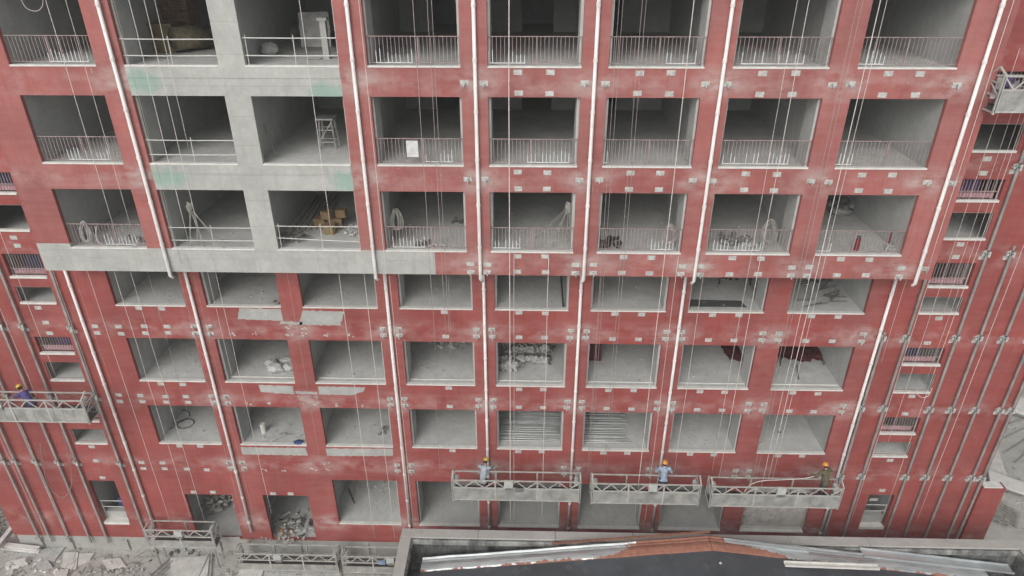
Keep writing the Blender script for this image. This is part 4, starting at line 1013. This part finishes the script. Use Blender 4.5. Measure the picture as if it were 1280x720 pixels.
for px, py, n, w_, s_, m_, lb in ((40, 712, 26, 1.6, .16, 'paleslab', 'pale chunks strewn between the slabs at bottom left'), (150, 716, 30, 2.0, .13, 'rubble', 'brown grey chunks in front of the wall left of the large sheet'),
                       (385, 720, 20, 1.5, .10, 'brick', 'brownish scraps below the longest parked platform'), (230, 690, 18, 1.6, .10, 'stained', 'dark scraps at the foot of the wall below the short platform')):
    gheap(px, py, n, w_, .6, s_, m_, lb, h=.04, z=GZ)
gslab([(128,700),(150,697),(158,708),(134,712)], .06, 'paleslab', 'broken_slab', 'small pale slab alone between cracked slabs and rods', 'slab')
gslab([(44,702),(60,700),(66,709),(48,713)], .09, 'sack', 'broken_slab', 'small greyish slab just below the long brownish board', 'slab')
# on the right
gslab([(1237,562),(1247,560),(1262,605),(1236,604)], .1, 'paleslab', 'flat_board', 'large pale sheet lying beside the right corner of the building', 'sheet')
def panel(c, sx, sy, sz, rx, ry, rz, label, mat='sill'):
    t = empty('insulation_panel', (c[0], c[1], c[2]), label, 'panel', None); b = MB(); b.obox(c, sx, sy, sz, rx, ry, rz); b.build('panel_face', mat, t, bevel=.01)
    b = MB(); b.obox((c[0], c[1], c[2]-sz*.9), sx*.96, sy*.94, sz*.8, rx, ry, rz); b.build('panel_core', 'channel', t); return t
x, y = WZ(1263, 607, GZ+.3); panel((x, y, GZ+.4), 2.0, .9, .12, 0, .1, -.45, 'thick white panel tilted on the ground right of the building')
x, y = WZ(1285, 512, GZ+.3); panel((x, y, GZ+.4), 3.2, 1.6, .2, 0, .05, -.6, 'grey and white panel on the ground at the right edge')
for k, (px, py) in enumerate(((1250, 640), (1258, 646), (1243, 648))):
    x, y = gp(px, py); t = empty('pallet', (x, y, GZ), ['wooden pallet leaning highest in the debris right of the building', 'wooden pallet nearest the right edge of the debris', 'wooden pallet lying lowest against the red end wall'][k], 'pallet'); b = MB()
    M = Matrix.Translation((x, y, GZ+.15+.1*k)) @ Matrix.Rotation(.5+.4*k, 4, 'Z') @ Matrix.Rotation(.25, 4, 'X')
    for j in range(6): b.hexa([M @ V(-.5+.19*j+a*.05, c*.5, d*.012) for a, c, d in ((-1,-1,-1),(1,-1,-1),(1,1,-1),(-1,1,-1),(-1,-1,1),(1,-1,1),(1,1,1),(-1,1,1))])
    b.build('deck_boards', 'timber', t); b = MB()
    for j in (-1, 0, 1): b.hexa([M @ V(a*.55, j*.44+c*.05, -.06+d*.045) for a, c, d in ((-1,-1,-1),(1,-1,-1),(1,1,-1),(-1,1,-1),(-1,-1,1),(1,-1,1),(1,1,1),(-1,1,1))])
    b.build('bearers', 'timber', t)
b = MB()
for k in range(300):
    px, py = R.uniform(1235, 1300), R.uniform(470, 668); x, y = gp(px, py); s = R.uniform(.02, .08)*(2.5 if R.random()<.08 else 1)
    if x > 21.4 or (y > 1.5 and x > 20.4) : b.obox((x, y, GZ+s*.2), s*R.uniform(.6, 3), s, s*.6, R.uniform(-.4,.4), R.uniform(-.4,.4), R.uniform(0, 3))
tag(b.build('ground_litter', 'rubble'), 'broken stones and scraps over the ground right of the building', 'litter', None, 'stuff')
for k in range(5):
    x, y = gp(1255+k*6, 525+k*9); b = MB(); b.tube([(x-1.2, y-.3*k, GZ+.05), (x+1.5, y+.8, GZ+.07)], .03, 6); tag(b.build('steel_rod', 'channel'), 'thin rod lying on the open ground right of the building', 'rod', 'rods on the right ground')

# ------------------------------------------------------------------ low building in front
nb_ = empty('low_building', (8.7, -8, GZ), 'low flat grey building in the foreground with parapet and dark roof', 'building')
PX0, PX1, PY1, PZ = -3.68, 20.95, -2.05, 2.5
b = MB(); w1 = .34
b.box(PX0, -16, GZ, PX0+w1, PY1, PZ-.08); b.box(PX1-w1, -16, GZ, PX1, PY1, PZ-.08); b.box(PX0+w1, PY1-w1, GZ, PX1-w1, PY1, PZ-.08); b.box(PX0+w1, -16, GZ, PX1-w1, -15.7, PZ-.08)
b.build('outer_wall', 'stained', nb_)
def seg(name, boxes, mat, bev=.02):
    b = MB()
    for q in boxes: b.box(*q)
    return b.build(name, mat, nb_, bevel=bev)
n = 8; Ls = (PX1-PX0+.1)/n
for k in range(n): seg('parapet_cap', [(PX0-.05+k*Ls+.004, PY1-w1-.05, PZ-.079, PX0-.05+(k+1)*Ls-.004, PY1+.05, PZ)], 'cap')
for k in range(4): seg('parapet_cap', [(PX0-.05, PY1-w1-.06-(k+1)*3.3+.008, PZ-.079, PX0+w1+.05, PY1-w1-.06-k*3.3, PZ)], 'cap'); seg('parapet_cap', [(PX1-w1-.05, PY1-w1-.06-(k+1)*3.3+.008, PZ-.079, PX1+.05, PY1-w1-.06-k*3.3, PZ)], 'cap')
seg('parapet_ledge', [(PX0+w1, PY1-w1-.12, PZ-.36, PX1-w1, PY1-w1-.001, PZ-.12), (PX0+w1, -15.7, PZ-.36, PX0+w1+.1, PY1-w1-.12, PZ-.12), (PX1-w1-.1, -15.7, PZ-.36, PX1-w1, PY1-w1-.12, PZ-.12)], 'stained_mid', .04)
seg('roof_gutter_floor', [(PX0+w1, -15.7, 1.1, PX1-w1, PY1-w1, 1.2)], 'stained', 0)
AX, AZ_ = 8.3, 3.22
E0, E1 = (-2.82, 1.70), (19.6, 1.76)
def rz(x): return AZ_ + (E0[1]-AZ_)*(AX-x)/(AX-E0[0]) if x < AX else AZ_ + (E1[1]-AZ_)*(x-AX)/(E1[0]-AX)
b = MB(); N = 60; XSr = [E0[0]+(E1[0]-E0[0])*k/N for k in range(N+1)]
for x in XSr: b.v += [V(x, -3.36, rz(x)-.03), V(x, -15.6, rz(x)-.03), V(x, -3.36, rz(x)-.25), V(x, -15.6, rz(x)-.25)]
for k in range(N):
    o = 4*k; b.f += [(o, o+1, o+5, o+4), (o+2, o+6, o+7, o+3), (o, o+4, o+6, o+2), (o+1, o+3, o+7, o+5)]
b.f += [(0, 2, 3, 1), (4*N, 4*N+1, 4*N+3, 4*N+2)]
b.build('roof_sheet', 'roofdark', nb_)
prof = [(-2.72, -.55), (-2.72, .0), (-2.80, .05), (-2.86, .0), (-2.93, .045), (-3.0, .02), (-3.08, .06), (-3.2, .075), (-3.30, .05), (-3.38, .02), (-3.42, -.02), (-3.42, -.06)]
for nm, xa, xb in (('l', E0[0]-.02, AX-.01), ('r', AX+.01, E1[0]-.5)):
    b = MB(); q = 70; np_ = len(prof)
    for k in range(q+1):
        x = xa+(xb-xa)*k/q; wv = .02*noise.noise(V(x*.9, 3, 1))
        for (y, dz) in prof: b.v.append(V(x, y+wv, rz(x)+dz+.012*noise.noise(V(x*1.7, y*3, 0))))
    for k in range(q):
        for j in range(np_-1): o = k*np_+j; b.f.append((o, o+1, o+np_+1, o+np_))
    b.f.append(tuple(range(np_))); b.f.append(tuple(q*np_+j for j in range(np_))[::-1])
    o = b.build('roof_flashing', 'silver', nb_, smooth=False)
# supports under the roof sheet
b = MB(); b.prism([(E0[0]+.1, 1.21), (E1[0]-.6, 1.21), (E1[0]-.6, rz(E1[0]-.6)-.26), (AX, AZ_-.26), (E0[0]+.1, rz(E0[0]+.1)-.26)], -3.6, -2.9); b.build('gable_wall', 'stained', nb_)
# loose gutter and strip lying on the roof edge
def lay(px0, py0, px1, py1, Y, wd, label, name, mat, lift=.1):
    xa, za = WY(px0, py0, Y); xb, zb = WY(px1, py1, Y)
    za = max(za, rz(xa)+.03+lift); zb = max(zb, rz(xb)+.03+lift)
    n = 24; b = MB(); pr = [(-wd/2, .02), (-wd/2, .09), (-wd/2+.03, .09), (-wd/2+.03, .03), (wd/2-.03, .03), (wd/2-.03, .09), (wd/2, .09), (wd/2, .02), (wd/2, 0), (-wd/2, 0)]
    for k in range(n+1):
        x = xa+(xb-xa)*k/n; z = za+(zb-za)*k/n
        for (dy, dz) in pr: b.v.append(V(x, Y+dy+.01*noise.noise(V(x*2, 0, 0)), z+dz-lift))
    m_ = len(pr)
    for k in range(n):
        for j in range(m_): o = k*m_+j; o2 = k*m_+(j+1) % m_; b.f.append((o, o2, o2+m_, o+m_))
    b.f.append(tuple(range(m_))[::-1]); b.f.append(tuple(n*m_+j for j in range(m_)))
    return tag(b.build(name, mat), label, 'metal strip')
lay(1078, 689, 1262, 716, -2.78, .42, 'long silver gutter length lying along the right part of the foreground roof', 'gutter_length', 'zinc')
lay(980, 707, 1098, 710, -3.75, .22, 'short white metal strip lying loose on the dark foreground roof', 'metal_strip', 'sill', .0)
lay(690, 684, 886, 671, -2.60, .06, 'thin rust-brown strip lying behind the silver flashing of the foreground roof', 'metal_strip', 'rust', .02)
lay(905, 676, 1010, 690, -3.0, .16, 'narrow pale metal length lying on the silver flashing right of the ridge', 'metal_strip', 'zinc', .0)
x, z = WY(898, 716, -4.0); b = MB(); b.ball((x, -4.0, rz(x)+.01), .05, .05, .04, 8, 6, .4, 3, 1); tag(b.build('white_stone', 'film'), 'single small white stone on the dark foreground roof', 'stone')
b = MB()
for k in range(8): b.obox((-6.5+R.random(), -1.7+R.random()*.2, GZ+.1), .2, .1, .08, 0, 0, R.random()*3)

# thin scattering volume added to lift the blacks and flatten contrast
hz = MB(); hz.box(-140, -110, GZ-1, 140, 190, 27)
ho = hz.build('veil', 'rope'); ho.data.materials.clear(); hm = bpy.data.materials.new('veil'); hm.use_nodes = True; hn = hm.node_tree; hn.nodes.clear()
pv = hn.nodes.new('ShaderNodeVolumePrincipled'); pv.inputs['Density'].default_value = .0032; pv.inputs['Color'].default_value = (.9, .9, .9, 1); pv.inputs['Anisotropy'].default_value = .3
out = hn.nodes.new('ShaderNodeOutputMaterial'); hn.links.new(pv.outputs[0], out.inputs['Volume']); ho.data.materials.append(hm)
tag(ho, 'added contrast-softening haze in the air over the building site', None, None, 'stuff')
